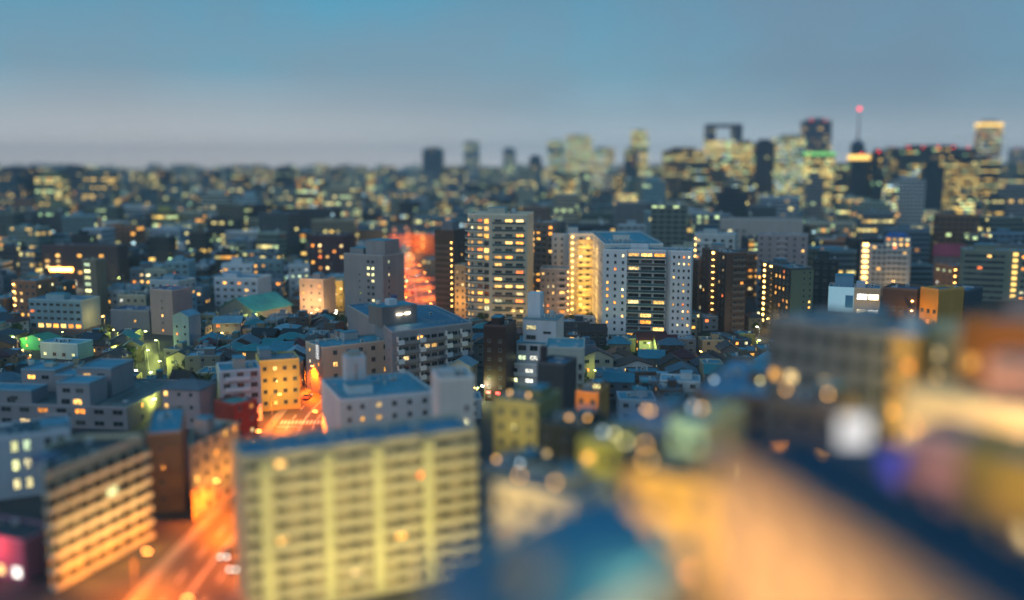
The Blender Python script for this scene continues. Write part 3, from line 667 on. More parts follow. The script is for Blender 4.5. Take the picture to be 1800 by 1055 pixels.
b = Bld('orange_lit_building', 'cream building with an orange lit side along the left kerb of the avenue', 'building', (334, 193), (420, 212), 790, 7, (.50, .38, .24), poly=lambda W, D: [(0, 0), (W, 0), (W + 1, 7), (11.7, 7.1)])
b.body((.08, .07, .07), parapet=.6); b.front().windows(5, 5, 1.2, 1.5, 1.1, 3.3, lit=.3); b.box('stair_tower', 10, 13, 2, 5, b.h, b.h + 3.4, (.42, .3, .28), roofc=BLUE); claim(b, 850); point('wall_lamp_light', (6, -4, 6), 1500, (1, .42, .06), .4, b.root); point('wall_lamp_light', (14, -4, 7), 1500, (1, .42, .06), .4, b.root)  # two bare orange lights added to make the avenue side glow
b = Bld('pink_house', 'pink house with four square dark windows beside the yellow lit alley', 'house', (284, 264), (350, 262), 684, 10, (.44, .33, .33))
b.body((.13, .16, .2), parapet=0); W = b.W; q = MB(); P_ = [(-.5, -.5), (W + .5, -.5), (W + .5, 10.5), (-.5, 10.5)]; q.prism(P_, b.h + .002, b.h + .2, 0, False, True)
r0, r1 = (3.4, 5, b.h + 2), (W - 3.4, 5, b.h + 2); z = b.h + .2
for a_, c_, d_, e_ in ((P_[0], P_[1], r1, r0), (P_[2], P_[3], r0, r1)): q.face([(*a_, z), (*c_, z), d_, e_])
q.face([(*P_[1], z), (*P_[2], z), r1]); q.face([(*P_[3], z), (*P_[0], z), r0]); q.build('hip_roof', 'roof_tile', b.root, (.16, .17, .2))
b.front().windows(2, 3, 1.0, 1.0, 2.2, 3.6, lit=.0, a=3.4, b=W - .8); b.front().windows(1, 3, 1.2, 1.6, 2.0, 3.6, lit=.8, a=.3, b=2.2); claim(b, 735); mark(b, 'pink four-window house')
b = Bld('red_building', 'small dark red building on the left kerb of the orange avenue', 'building', (410, 240), (452, 246), 714, 8, (.33, .045, .03))
b.body((.12, .25, .22), parapet=.5); b.front().windows(2, 4, 1, 1.2, 1.2, 3.2, lit=.25); claim(b, 770); mark(b, 'dark red building')
b = Bld('white_terrace_block', 'white-lilac apartment block with stepped balconies in front of the grey-roofed house', AP, (386, 268), (458, 272), 655, 12, (.52, .49, .52))
b.body(BLUE, parapet=.5); W = b.W; b.front().windows(3, 5, 1.9, 1.4, .9, 3.1, lit=.12); b.front().balconies(4, 1.5, W - 3, 3.3, 3.1, 1.0); b.box('stair_tower', 4.2, 7.4, 3, 8, b.h, b.h + 3.0, (.46, .34, .3), roofc=BLUE)
b.acs([(9, 4), (9, 6)], b.h); claim(b, 715)
b = Bld('yellow_apartments', 'yellow-orange apartment block with square dark windows on the left of the avenue', AP, (456, 282), (526, 286), 637, 12, (.60, .38, .12))
b.body((.17, .2, .23), parapet=.5); b.front().windows(4, 4, 1.2, 1.2, 1.8, 3.5, lit=.25); b.box('stair_tower', .5, 4, 5, 11, b.h, b.h + 2.6, (.3, .3, .33), roofc=BLUE); point('wall_lamp_light', (6, -8, 7), 4200, (1, .62, .16), .4, b.root); claim(b, 700); mark(b, 'yellow-orange apartments')  # fixtureless light added to yellow the front
b = Bld('sign_building', 'greenish grey block with a white vertical sign and its orange side on the avenue', 'building', (537, 312), (567, 301), 602, 30, (.42, .36, .30))
b.body(BLUE, parapet=.5); W = b.W; b.right().windows(6, 4, 1.5, 1.5, 1.6, 3.8, lit=.3, a=2, b=29); b.right().balconies(4, 8, 14, .8, 3.8, .8); b.front().windows(2, 4, .9, 1.2, 1.6, 3.8, lit=.15)
q = MB(); q.box(W * .66, W * .9, -.5, -.12, 11.5, 16.6); q.build('sign_board', 'trim', b.root, (.2, .22, .25))
for k in range(4):
    q = MB(); zz = 15.4 - k * 1.2; u0 = W * .69; u1 = W * .87; q.box(u0, u1, -.56, -.51, zz, zz + .2); q.box(u0, u1, -.56, -.51, zz + .6, zz + .8); q.box((u0 + u1) / 2 - .1, (u0 + u1) / 2 + .1, -.57, -.511, zz - .1, zz + .9); q.build('sign_letter', 'sign_white', b.root)
b.acs([(2, 6), (3, 10), (2, 18)], b.h); b.box('stair_tower', .6, 4, 12, 17, b.h, b.h + 2.4, (.4, .38, .38), roofc=BLUE); claim(b, 690); mark(b, 'white-sign block')
b = Bld('pink_low_block', 'low pinkish block at the foot of the plain grey tower', 'building', (594, 362), (643, 368), 594, 8, (.42, .30, .25))
b.body((.1, .15, .18), parapet=.4); b.front().windows(4, 2, 1.6, 1.4, 1.4, 3.4, lit=.2); b.box('stair_tower', 1, 3.5, 3, 6, b.h, b.h + 2, (.4, .3, .26), roofc=BLUE); claim(b, 632)
# ---- left middle distance
b = Bld('white_cube_block', 'white cube-like building with rows of dark windows beyond the roofs left of the teal gable', 'building', (376, 496), (452, 491), 489, 16, (.56, .58, .63))
b.body((.22, .32, .42), parapet=.6); b.front().windows(6, 4, 2.0, 1.3, 1.2, 3.5, lit=.15); b.front().balconies(1, 6, 21, .2, 3.5, 1.0); b.box('stair_tower', 3, 10, 5, 11, b.h, b.h + 2.2, roofc=(.2, .3, .4)); claim(b, 530); mark(b, 'white cube-like building')
def gable(bb, over=.5, rise=2.5, roofc=(.1, .12, .15), along='u', name='gable_roof', mat='roof_tile'):
    W, D, h = bb.W, bb.D, bb.h; q = MB(); o = over; t = .18
    if along == 'u':
        A = [(-o, -o), (W + o, -o), (W + o, D + o), (-o, D + o)]; r0, r1 = (-o, D / 2), (W + o, D / 2)
    else:
        A = [(W + o, -o), (W + o, D + o), (-o, D + o), (-o, -o)]; r0, r1 = (W / 2, -o), (W / 2, D + o)
    z0 = h - o * rise / (D / 2 if along == 'u' else W / 2) + .06; z1 = h + rise + .06
    for dz, fl in ((t, False), (0, True)):
        f1 = [(*A[0], z0 + dz), (*A[1], z0 + dz), (*r1, z1 + dz), (*r0, z1 + dz)]; f2 = [(*A[2], z0 + dz), (*A[3], z0 + dz), (*r0, z1 + dz), (*r1, z1 + dz)]
        for f in (f1, f2): q.face(f[::-1] if fl else f)
    for a_, c_ in ((A[0], A[1]), (A[2], A[3])): q.face([(*a_, z0), (*c_, z0), (*c_, z0 + t), (*a_, z0 + t)])
    for a_, r_ in ((A[0], r0), (A[1], r1), (A[2], r1), (A[3], r0)): q.face([(*a_, z0), (*r_, z1), (*r_, z1 + t), (*a_, z0 + t)])
    q.build(name, mat, bb.root, roofc)
    g = MB(); e_ = .004
    if along == 'u':
        GW = [[(x, 0, h), (x, D, h), (x, D / 2, h + rise)] for x in (0, W)]
    else:
        GW = [[(0, y, h), (W, y, h), (W / 2, y, h + rise)] for y in (0, D)]
    for f in GW:
        g = MB(); g.face(f); g.build('gable_wall', bb.wallmat, bb.root, bb.color)
def hip(bb, over=.7, rise=2.2, roofc=(.08, .09, .11), mat='roof_tile', z=None):
    W, D, h = bb.W, bb.D, bb.h if z is None else z; q = MB(); o = over
    A = [(-o, -o), (W + o, -o), (W + o, D + o), (-o, D + o)]; q.prism(A, h + .002, h + .22, 0, False, True); z = h + .22
    k = min(W, D) / 2
    r0, r1 = ((k, D / 2, z + rise), (W - k + .01, D / 2, z + rise)) if W >= D else ((W / 2, k, z + rise), (W / 2, D - k, z + rise))
    if W >= D: F4 = [[(*A[0], z), (*A[1], z), r1, r0], [(*A[1], z), (*A[2], z), r1], [(*A[2], z), (*A[3], z), r0, r1], [(*A[3], z), (*A[0], z), r0]]
    else: F4 = [[(*A[0], z), (*A[1], z), r0], [(*A[1], z), (*A[2], z), r1, r0], [(*A[2], z), (*A[3], z), r1], [(*A[3], z), (*A[0], z), r0, r1]]
    for f in F4: q.face(f)
    q.build('hip_roof', mat, bb.root, roofc)
def plainbody(b_, z0=0):
    q = MB(); q.prism(b_.P, z0, b_.h, 0, False); q.build('wall', b_.wallmat, b_.root, b_.color)
b = Bld('gabled_hall', 'hall under one large plain teal gable roof', 'hall', (447, 440), (512, 462), 548, 22, (.2, .2, .2)); plainbody(b); gable(b, .8, 5.5, (.05, .30, .29), 'u', mat='roof_membrane'); b.front().windows(4, 1, 1.4, 1.4, 1.2, 3, lit=.2); claim(b, 552); mark(b, 'teal gabled hall')
b = Bld('peach_block', 'peach lit block with small dark windows left of the plain grey tower', AP, (526, 458), (568, 454), 491, 12, (.56, .38, .27))
b.body((.12, .25, .33), parapet=.5); b.front().windows(3, 5, 1.1, 1.1, 1.6, 3.4, lit=.2); point('wall_lamp_light', (6, -9, 8), 6500, (1, .58, .26), .4, b.root); b.box('stair_tower', 5, 9, 4, 8, b.h, b.h + 2.5, (.5, .36, .32), roofc=BLUE); claim(b, 540); mark(b, 'peach lit block')  # fixtureless light added for the peach tone of the front
b = Bld('straw_block', 'straw yellow block tucked behind the peach block and the grey tower', AP, (569, 482), (603, 478), 494, 10, (.5, .36, .14))
b.body((.12, .22, .3), parapet=.5); b.front().windows(4, 4, 1.1, 1.1, 1.6, 3.2, lit=.3); point('wall_lamp_light', (5, -8, 10), 3800, (1, .7, .2), .4, b.root); claim(b, 540)  # fixtureless light added to brighten the straw wall
b = Bld('green_house', 'small house with green lit walls near the left edge', 'house', (36, 380), (80, 376), 596, 8, (.06, .36, .17)); plainbody(b); gable(b, .4, 1.8, (.05, .30, .18), 'v'); b.front().windows(2, 2, 1, 1, 1.2, 2.8, lit=.1); point('yard_lamp_light', (5, -5, 4), 900, (.8, 1, .6), .3, b.root); claim(b, 615); mark(b, 'green-walled house')
b = Bld('turquoise_house', 'flat turquoise-white house right of the green-walled house', 'house', (70, 362), (136, 358), 603, 9, (.30, .50, .56)); b.body((.2, .42, .5), parapet=.5); b.front().windows(4, 1, 1.5, 1.3, 1.2, 3, lit=.5, mat='lit_office'); b.acs([(4, 4), (7, 5)], b.h); claim(b, 630)
b = Bld('purple_grey_block', 'windowless purple-grey block left of the tall lilac block', 'building', (194, 424), (262, 420), 546, 12, (.12, .14, .22)); b.body((.1, .14, .22)); b.front().windows(1, 1, 1, 1, 4, 3, lit=1, a=11, b=13); claim(b, 580)
b = Bld('lilac_block', 'taller lilac block lit by street lamps down its left corner', 'building', (263, 415), (302, 410), 510, 12, (.21, .18, .24)); b.body((.12, .18, .28)); b.front().windows(1, 5, 1, 1.1, 1.4, 3.2, lit=.2, a=5, b=8); b.left().windows(1, 5, .9, 1.4, 1.4, 3.2, lit=.8, a=9, b=11.5); claim(b, 590); mark(b, 'taller lilac block')
b = Bld('slim_blue_house', 'slim tall blue-grey house with a small peaked top by the lit alley', 'house', (303, 372), (331, 370), 556, 8, (.20, .28, .36)); plainbody(b); gable(b, .2, 1.8, (.2, .36, .46), 'v'); b.front().windows(2, 4, .9, 1, 1.4, 2.9, lit=.1); claim(b, 605)
b = Bld('lit_stair_tower', 'narrow tower with a full column of bright yellow stair windows', 'tower', (143, 470), (168, 468), 458, 8, (.2, .17, .13)); b.body((.1, .14, .18)); b.front().windows(1, 8, 3.4, 1.8, 1.2, 3.2, lit=1, a=.6, b=5.4, mat='lit_office'); claim(b, 550); mark(b, 'tower of yellow stair windows')
b = Bld('blue_office', 'low wide blue-grey office with an orange lit ground floor', 'office', (50, 430), (142, 425), 528, 14, (.22, .32, .38)); b.body((.16, .25, .33), parapet=.8); b.front().windows(7, 1, 2.6, 1.8, .5, 3, lit=.75, mat='lit_home'); b.front().windows(8, 3, 2.0, 1.2, 4.1, 3.1, lit=.06); b.box('plant_box', 6, 15, 4, 9, b.h, b.h + 2.4, (.3, .42, .46), roofc=BLUE); claim(b, 580); mark(b, 'wide blue-grey office')
b = Bld('dark_shop_building', 'dark building with red and orange shop signs at its base on the far left', 'building', (72, 605), (206, 600), 432, 14, (.055, .045, .06)); b.body((.04, .06, .09)); b.front().windows(7, 5, 2.6, 1.6, 1.2, 3.5, fn=lambda f, c: .45 if f > 2 else .12)
q = MB(); q.box(5, 20, -.5, -.1, 6.2, 8.2); q.build('shop_sign', 'lamp_orange', b.root); claim(b, 480); mark(b, 'dark shop building')
b = Bld('plum_block', 'dark plum building with scattered yellow windows behind the grey tower', 'building', (543, 570), (606, 566), 415, 16, (.07, .035, .045)); b.body((.04, .08, .14)); b.front().windows(5, 8, 1.7, 1.5, 1.4, 3.3, lit=.4); claim(b, 455)
b = Bld('red_brick_building', 'red-brown building glowing orange at the far bend of the avenue', 'building', (722, 790), (764, 782), 414, 16, (.42, .12, .05), wall='wall_tile'); b.body((.08, .12, .16)); b.front().windows(5, 5, 1.5, 1.6, 1.4, 3.6, lit=.2, fn=lambda f, c: .5 if c == 2 else .1); b.left().windows(4, 5, 1.5, 1.6, 1.4, 3.6, lit=.2)
point('wall_lamp_light', (6, -12, 9), 26000, (1, .36, .07), .6, b.root); claim(b, 462); mark(b, 'red-brown building')  # strong bare light added for the orange glow, no lamp body
b = Bld('olive_corner_block', 'olive-grey corner block with a stair tower right of the avenue', 'building', (741, 640), (766, 636), 456, 12, (.26, .22, .14)); b.body(BLUE, parapet=.4); b.front().windows(3, 3, 1.4, 1.4, 1.2, 3.2, lit=.2); b.left().windows(2, 3, 1.4, 1.4, 1.2, 3.2, lit=.3); claim(b, 500)
# ---- right middle distance
b = Bld('brown_gallery_tower', 'brown tower with one column of orange lit corridor lamps right of the glass-grid tower', 'tower', (1234, 446), (1277, 420), 437, 9.6, (.13, .075, .055), wall='wall_tile')
b.body((.08, .16, .22), parapet=.5); fh = (b.h - .6) / 12; L = b.W; b.front().gallery(12, L * .42, L * .56, 2.2, fh, 'solid', size=(1.8, .8)); b.front().windows(2, 12, 1.0, 1.2, 1, fh, lit=.08, a=1, b=L * .35); b.front().windows(2, 12, 1, 1.2, 1, fh, lit=.1, a=L * .68, b=L - 1)
b.right().balconies(12, 3, 9, .2, fh, .8, 'solid', (.16, .12, .1)); b.right().windows(2, 12, 1.4, 1.6, .6, fh, lit=.08, a=3, b=9.2); b.box('stair_tower', 4, 10, 3, 7, b.h, b.h + 2.5, (.3, .26, .25), roofc=BLUE); b.acs([(15, 4), (17, 4), (19, 5)], b.h); claim(b, 580); mark(b, 'brown corridor-lamp tower')
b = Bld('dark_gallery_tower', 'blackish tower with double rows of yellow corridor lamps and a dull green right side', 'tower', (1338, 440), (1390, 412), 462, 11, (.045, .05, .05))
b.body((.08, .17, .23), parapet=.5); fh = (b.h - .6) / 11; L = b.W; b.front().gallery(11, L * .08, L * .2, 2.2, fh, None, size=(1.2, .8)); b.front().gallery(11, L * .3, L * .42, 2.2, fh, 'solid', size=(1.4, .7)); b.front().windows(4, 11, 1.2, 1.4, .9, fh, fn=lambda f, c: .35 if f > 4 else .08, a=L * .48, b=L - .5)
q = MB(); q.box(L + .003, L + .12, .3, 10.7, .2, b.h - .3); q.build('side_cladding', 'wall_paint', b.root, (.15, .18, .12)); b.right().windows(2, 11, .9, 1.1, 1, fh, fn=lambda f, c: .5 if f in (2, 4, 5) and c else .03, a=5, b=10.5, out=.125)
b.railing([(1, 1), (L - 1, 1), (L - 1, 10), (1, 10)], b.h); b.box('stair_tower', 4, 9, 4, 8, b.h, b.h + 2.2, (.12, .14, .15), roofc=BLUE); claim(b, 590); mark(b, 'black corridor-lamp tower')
b = Bld('pale_balcony_tower', 'pale grey tower rising directly behind the brown corridor-lamp tower', 'tower', (1221, 492), (1292, 486), 412, 14, (.46, .47, .46)); b.body(BLUE, parapet=.6); b.front().windows(5, 12, 1.7, 1.5, .9, 3, fn=lambda f, c: .5 if c in (0, 3) and f > 8 else .12); b.front().balconies(12, 3, 9, .2, 3, .8); b.box('stair_tower', 4, 11, 4, 9, b.h, b.h + 2.6, roofc=BLUE); b.front().gallery(12, .1, .9, 2.2, 3, size=(.5, .5)); claim(b, 445)
b = Bld('pinkish_gable_block', 'pinkish grey end wall block with small windows above the black corridor-lamp tower', AP, (1332, 505), (1420, 497), 413, 14, (.34, .28, .28)); b.body((.14, .2, .26), parapet=.5); b.front().windows(6, 12, 1.2, 1.3, .9, 3, lit=.1); b.front().balconies(12, 10, 15, .2, 3, .8); b.acs([(6, 4), (9, 4), (18, 5)], b.h); claim(b, 460)
b = Bld('long_roof_block', 'long low block with a wide flat blue roof behind the pale and pinkish blocks', AP, (1266, 640), (1412, 628), 386, 16, (.38, .35, .33)); b.body((.14, .2, .26), parapet=.6); b.front().windows(12, 9, 2.2, 1.6, 1, 3.4, lit=.12, name='window'); claim(b, 408)
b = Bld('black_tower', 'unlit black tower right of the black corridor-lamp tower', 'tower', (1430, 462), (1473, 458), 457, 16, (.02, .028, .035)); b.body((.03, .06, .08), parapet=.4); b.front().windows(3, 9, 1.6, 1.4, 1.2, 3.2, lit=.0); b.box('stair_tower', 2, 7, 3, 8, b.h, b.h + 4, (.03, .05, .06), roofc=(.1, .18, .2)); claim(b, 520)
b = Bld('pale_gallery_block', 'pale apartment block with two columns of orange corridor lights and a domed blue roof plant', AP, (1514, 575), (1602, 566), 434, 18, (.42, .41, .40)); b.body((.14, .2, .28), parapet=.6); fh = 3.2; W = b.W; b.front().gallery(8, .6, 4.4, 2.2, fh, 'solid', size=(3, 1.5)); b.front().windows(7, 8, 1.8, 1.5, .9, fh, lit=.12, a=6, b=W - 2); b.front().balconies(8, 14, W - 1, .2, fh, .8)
b.box('upper_storey', W * .48, W - .4, 3, 15, b.h, b.h + 6, (.42, .4, .4), roofc=(.05, .14, .34)); b.edge((W * .48, 3), (W - .4, 3)).windows(4, 2, 1.8, 1.5, b.h + .9, 3, lit=.9); q = MB(); q.cyl(W * .72, 9, b.h + 6.2, b.h + 8.2, 6.2, 4.6, 18); q.build('roof_dome', 'roof_membrane', b.root, (.04, .13, .38)); claim(b, 490); mark(b, 'pale two-column block')
b = Bld('red_roofed_hall', 'low hall with a dull red roof among dark roofs on the right', 'hall', (1641, 620), (1694, 612), 448, 16, (.2, .16, .16)); plainbody(b); gable(b, .6, 6.5, (.36, .05, .08), 'u', mat='roof_membrane'); b.front().windows(4, 2, 1.6, 1.3, 1.2, 3.2, lit=.15); claim(b, 450); mark(b, 'red-roofed hall')
b = Bld('olive_slab', 'long olive-grey slab with a yellow lit stair column at the right edge', AP, (1693, 520), (1850, 505), 440, 18, (.20, .22, .17)); b.body((.12, .2, .26), parapet=.6); W = b.W; b.front().windows(9, 8, 2.2, 1.5, 1, 3.2, lit=.08, a=1, b=W - 22); b.front().gallery(8, 24, 27, 2.2, 3.2, None, 'sign_gold', size=(2.4, 1.8)); b.front().windows(2, 8, 1.8, 1.6, 1, 3.2, lit=.6, a=28, b=34); b.box('stair_tower', 6, 16, 4, 10, b.h, b.h + 3, roofc=BLUE); claim(b, 530); mark(b, 'olive slab')
b = Bld('cyan_sign_building', 'building topped by a pale cyan panel beside two rows of bright yellow windows', 'building', (1456, 332), (1548, 326), 506, 12, (.36, .30, .24)); b.body((.1, .22, .33), parapet=.5); W = b.W; h = b.h; q = MB(); q.box(.2, W * .5, -.9, -.1, h - 8, h + .5); q.build('sign_panel', 'sign_cyan', b.root); q = MB(); q.box(W * .34, W * .49, -.98, -.92, h - 6.4, h - 2.2); q.build('sign_emblem', 'roof_membrane', b.root, (.05, .2, .4))
e = b.front(); e.windows(2, 2, 3.3, 2.0, h - 3.6, -5.2, lit=1, a=W * .55, b=W - .3, mat='lit_shop'); e.windows(4, 6, 1.6, 1.4, 1.2, 3.2, lit=.2, a=.5, b=W - .5); b.box('plant_box', 2, 8, 3, 9, h, h + 4, (.16, .3, .42), roofc=BLUE); b.box('plant_box', 9, 12, 3, 8, h, h + 2, (.5, .5, .55)); point('wall_lamp_light', (W * .78, -5, h - 9), 1800, (1, .68, .22), .4, b.root); claim(b, 570); mark(b, 'cyan-panel building')  # bare light added below the bright windows, no lamp body
b = Bld('brown_spiral_block', 'dark brown block with a pale lit spiral of stair landings at its right end', 'building', (1552, 310), (1612, 304), 508, 12, (.09, .06, .05)); b.body((.07, .12, .2)); W = b.W; b.front().windows(3, 9, 1.4, 1.5, 1, 3.2, lit=.12, a=.5, b=W * .66); b.front().gallery(10, W * .78, W * .98, 2.2, 3.1, 'bars', 'lamp_amber', size=(.5, .2)); claim(b, 590); mark(b, 'brown spiral-stair block')
b = Bld('orange_face_block', 'block with a glowing orange narrow face and a dark blue-roofed side', 'building', (1618, 306), (1650, 300), 508, 12, (.5, .26, .06)); b.body((.08, .2, .32)); b.front().windows(3, 9, 1.2, 1.4, 1, 3.2, lit=.3); point('wall_lamp_light', (3, -6, 22), 5200, (1, .45, .06), .4, b.root); point('wall_lamp_light', (3, -6, 12), 3800, (1, .45, .06), .4, b.root); claim(b, 560)  # two bare lights added to make the orange face glow
b = Bld('navy_roof_block', 'dark block with a flat navy roof right of the glowing orange face', 'building', (1652, 312), (1700, 306), 510, 14, (.05, .07, .09)); b.body((.07, .2, .33)); b.front().windows(4, 9, 1.4, 1.5, 1, 3.2, lit=.12); claim(b, 560)
# ---- right foreground: tall neighbours close to the viewer, far out of focus
b = Bld('wide_grey_block', 'wide blurred grey-brown block with a blue-grey roof below the black corridor-lamp tower', 'building', (1352, 142), (1606, 126), 564, 15, (.20, .19, .19)); b.body((.11, .20, .25), parapet=.6); W = b.W; fh = 3.1
b.front().windows(8, 12, 1.5, 1.5, b.h - 36.5, fh, fn=lambda f, c: .22 if c < 4 else .08); b.box('stair_tower', W * .45, W * .62, 5, 10, b.h, b.h + 2.2, (.3, .33, .35), roofc=BLUE); b.acs([(4 + i * 2.2, 8) for i in range(5)], b.h); b.tank(W * .82, 8, b.h, 1.2, 1.6); claim(b, 700); mark(b, 'wide grey-brown block')
b = Bld('golden_tower', 'slim golden lit tower with a white top, right end of wide grey-brown block', 'tower', (1566, 116), (1612, 114), 594, 6, (.52, .35, .12)); b.body((.5, .5, .52), parapet=.5); b.box('plant_box', .4, 2.8, .6, 4, b.h, b.h + .9, (.7, .7, .75)); b.front().windows(2, 10, .9, 1.3, b.h - 30, 2.9, lit=.25); claim(b, 1000)
for k in range(5): point('wall_lamp_light', (1.5, -4.5, b.h - 2 - k * 5), 420, (1, .6, .14), .4, b.root)  # column of bare lights added to gild the tower, no fixtures
b = Bld('cream_wall_block', 'cream block with yellow-green lit wall near the right edge', 'building', (1640, 122), (1694, 112), 572, 6, (.52, .46, .28)); b.body((.25, .3, .33)); b.front().windows(2, 10, 1, 1.3, b.h - 30, 2.9, lit=.3); claim(b, 1000)
for k in range(5): point('wall_lamp_light', (2.2, -4.5, b.h - 2 - k * 5), 560, (1, .85, .22), .4, b.root)  # bare lights added to wash the cream wall yellow, no fixtures
b = Bld('rust_block', 'rust brown block with a lilac-grey flat roof at the right edge', 'building', (1690, 104), (1870, 96), 566, 9, (.33, .14, .035)); b.body((.28, .3, .4)); b.front().windows(4, 8, 1.2, 1.4, b.h - 26, 3, lit=.1); b.box('plant_box', 3, 7, 4, 8, b.h, b.h + 2.2, (.5, .3, .24), roofc=(.4, .25, .2)); claim(b, 1000)
for k in range(2): point('wall_lamp_light', (4 + k * 4, -4, b.h - 4), 420, (1, .5, .1), .4, b.root)  # bare lights added over the rust front, no fixtures
b = Bld('salmon_block', 'salmon pink block under the rust brown block at the right edge', 'building', (1735, 90), (1860, 86), 640, 6, (.6, .32, .24)); b.body((.5, .3, .24)); b.front().windows(3, 6, 1, 1.2, b.h - 20, 3, lit=.2); claim(b, 1000); point('wall_lamp_light', (3, -4, b.h - 5), 700, (1, .6, .3), .4, b.root)  # bare light added for the salmon front, no fixture
b = Bld('bright_gold_block', 'bright gold lit low block filling the middle of the right edge', 'building', (1590, 96), (1850, 84), 688, 5, (.62, .50, .30)); b.body((.45, .38, .28)); b.front().windows(5, 5, 1.3, 1.3, b.h - 16, 3, lit=.5); claim(b, 1000); mark(b, 'bright gold block')
for k in range(4): point('wall_lamp_light', (2 + k * 3.2, -3.5, b.h - 3), 400, (1, .70, .32), .4, b.root); point('wall_lamp_light', (2 + k * 3.2, -3.5, b.h - 9), 500, (1, .62, .25), .4, b.root)  # two rows of bare lights added to make the block bright gold
b = Bld('mauve_block', 'mauve block below the bright gold block at the right edge', 'building', (1600, 78), (1720, 74), 770, 6, (.48, .32, .30)); b.body((.42, .26, .2)); b.front().windows(3, 4, 1, 1.2, b.h - 14, 3, lit=.2); claim(b, 1000); point('wall_lamp_light', (2.5, -3, b.h - 3), 300, (1, .5, .35), .4, b.root)  # bare light added for the mauve front, no fixture
b = Bld('ochre_block', 'dark ochre block in the lower right corner above the navy roof', 'building', (1690, 66), (1850, 62), 800, 7, (.42, .28, .08)); b.body((.42, .32, .14)); b.front().windows(3, 4, 1, 1.2, b.h - 14, 3, lit=.1); claim(b, 1000); point('wall_lamp_light', (4, -3, b.h - 2.5), 420, (1, .66, .18), .4, b.root)  # bare light added for the ochre front, no fixture
b = Bld('sign_block', 'slate grey block carrying the white lit sign behind the navy roof', 'building', (1462, 80), (1592, 77), 797, 5, (.12, .13, .16)); b.body((.06, .12, .18), parapet=.3); b.front().windows(4, 3, 1.1, 1.3, b.h - 11, 3, lit=.1); claim(b, 1000); SB = b
def signbox(name, label, px, py, d, w_, h_, mat, wallhung):
    z = height_at(py, d); x = x_at(px, d, z); q = MB(); q.box(-w_ / 2, w_ / 2, 0, .4, -h_, 0); o = thing(name, label, 'sign', (x, d, z)); q.build('sign_panel', mat, o)
    q = MB(); t = .12
    q.box(-w_ / 2 - t, w_ / 2 + t, -.03, .5, .003, t); q.box(-w_ / 2 - t, w_ / 2 + t, -.03, .5, -h_ - t, -h_ - .003); q.box(-w_ / 2 - t, -w_ / 2 - .003, -.03, .5, -h_, 0); q.box(w_ / 2 + .003, w_ / 2 + t, -.03, .5, -h_, 0)
    q.build('frame', 'metal_paint', o, (.2, .2, .22))
    for k in (-1, 1):
        q = MB()
        if wallhung: q.bar((0, .5, -h_ / 2 + k * h_ * .3), (0, 77.2 - d, -h_ / 2 + k * h_ * .3), .07)
        else: q.bar((k * w_ / 3, .25, -h_ - .12), (k * w_ / 3, .25, SB.h - z), .08)
        q.build('bracket', 'metal_paint', o, (.25, .25, .25))
    return o
signbox('lit_sign', 'bright white lit sign panel above the navy roof on the right', 1503, 733, 80, 2.6, 2.5, 'sign_white', False)
signbox('lit_sign', 'violet-blue lit upright sign between the white sign and the mauve block', 1572, 790, 75, 1.9, 3.6, 'sign_violet', True)
# grey-brown things right of centre
FG = [('blue_roofed_block', 'building with a broad bright blue roof and brown front right of the pale green wall', (1216, 152), (1352, 147), 692, 30, (.22, .13, .09), (.10, .27, .42), .12, None),
      ('umber_block', 'grey-umber block between the blue-roofed building and the white sign', (1352, 122), (1474, 117), 706, 9, (.16, .12, .10), (.12, .16, .2), .12, None),
      ('pale_green_block', 'pale green lit wall under a teal roof, blurred right of centre', (1176, 118), (1240, 115), 742, 12, (.46, .56, .38), (.06, .30, .36), .1, ((.9, 1, .6), 170, 6)),
      ('periwinkle_block', 'bluish lilac block left of the pale green wall', (1078, 132), (1172, 128), 742, 14, (.26, .25, .32), (.13, .27, .42), .12, None),
      ('mustard_block', 'narrow mustard yellow lit block between two dark blocks at bottom centre', (1018, 124), (1086, 121), 775, 7, (.42, .36, .08), (.2, .26, .3), .1, ((1, .86, .2), 130, 7)),
      ('tan_block', 'tan lit block right of the bottom end of the yellow slab', (868, 112), (1012, 106), 852, 8, (.48, .40, .25), (.16, .22, .28), .12, ((1, .74, .36), 750, 4)),
      ('gold_ochre_block', 'gold-ochre lit block between the blue roof and the peach wall at the bottom', (1096, 88), (1300, 82), 832, 8, (.46, .30, .09), (.3, .22, .1), .12, ((1, .64, .2), 950, 4)),
      ('olive_yellow_block', 'olive block with yellow lit front left of the black-blue block', (868, 186), (944, 182), 704, 12, (.30, .27, .12), (.12, .14, .12), .15, ((1, .8, .25), 260, 4)),
      ('slate_block', 'slate blue low block at the lower right end of the yellow slab', (846, 146), (925, 142), 822, 9, (.10, .14, .17), (.14, .21, .26), .08, None),
      ('charcoal_block', 'charcoal block behind the mustard yellow block', (945, 158), (1040, 154), 745, 9, (.035, .04, .035), (.05, .07, .08), .06, None),
      ('charcoal_annexe', 'charcoal annexe right of the mustard yellow block', (1085, 104), (1130, 102), 800, 6, (.04, .045, .05), (.05, .08, .1), .04, None),
      ('amber_block', 'small amber lit block above the periwinkle roof', (1012, 228), (1052, 226), 690, 10, (.5, .22, .06), (.14, .2, .25), .2, ((1, .5, .12), 450, 2))]
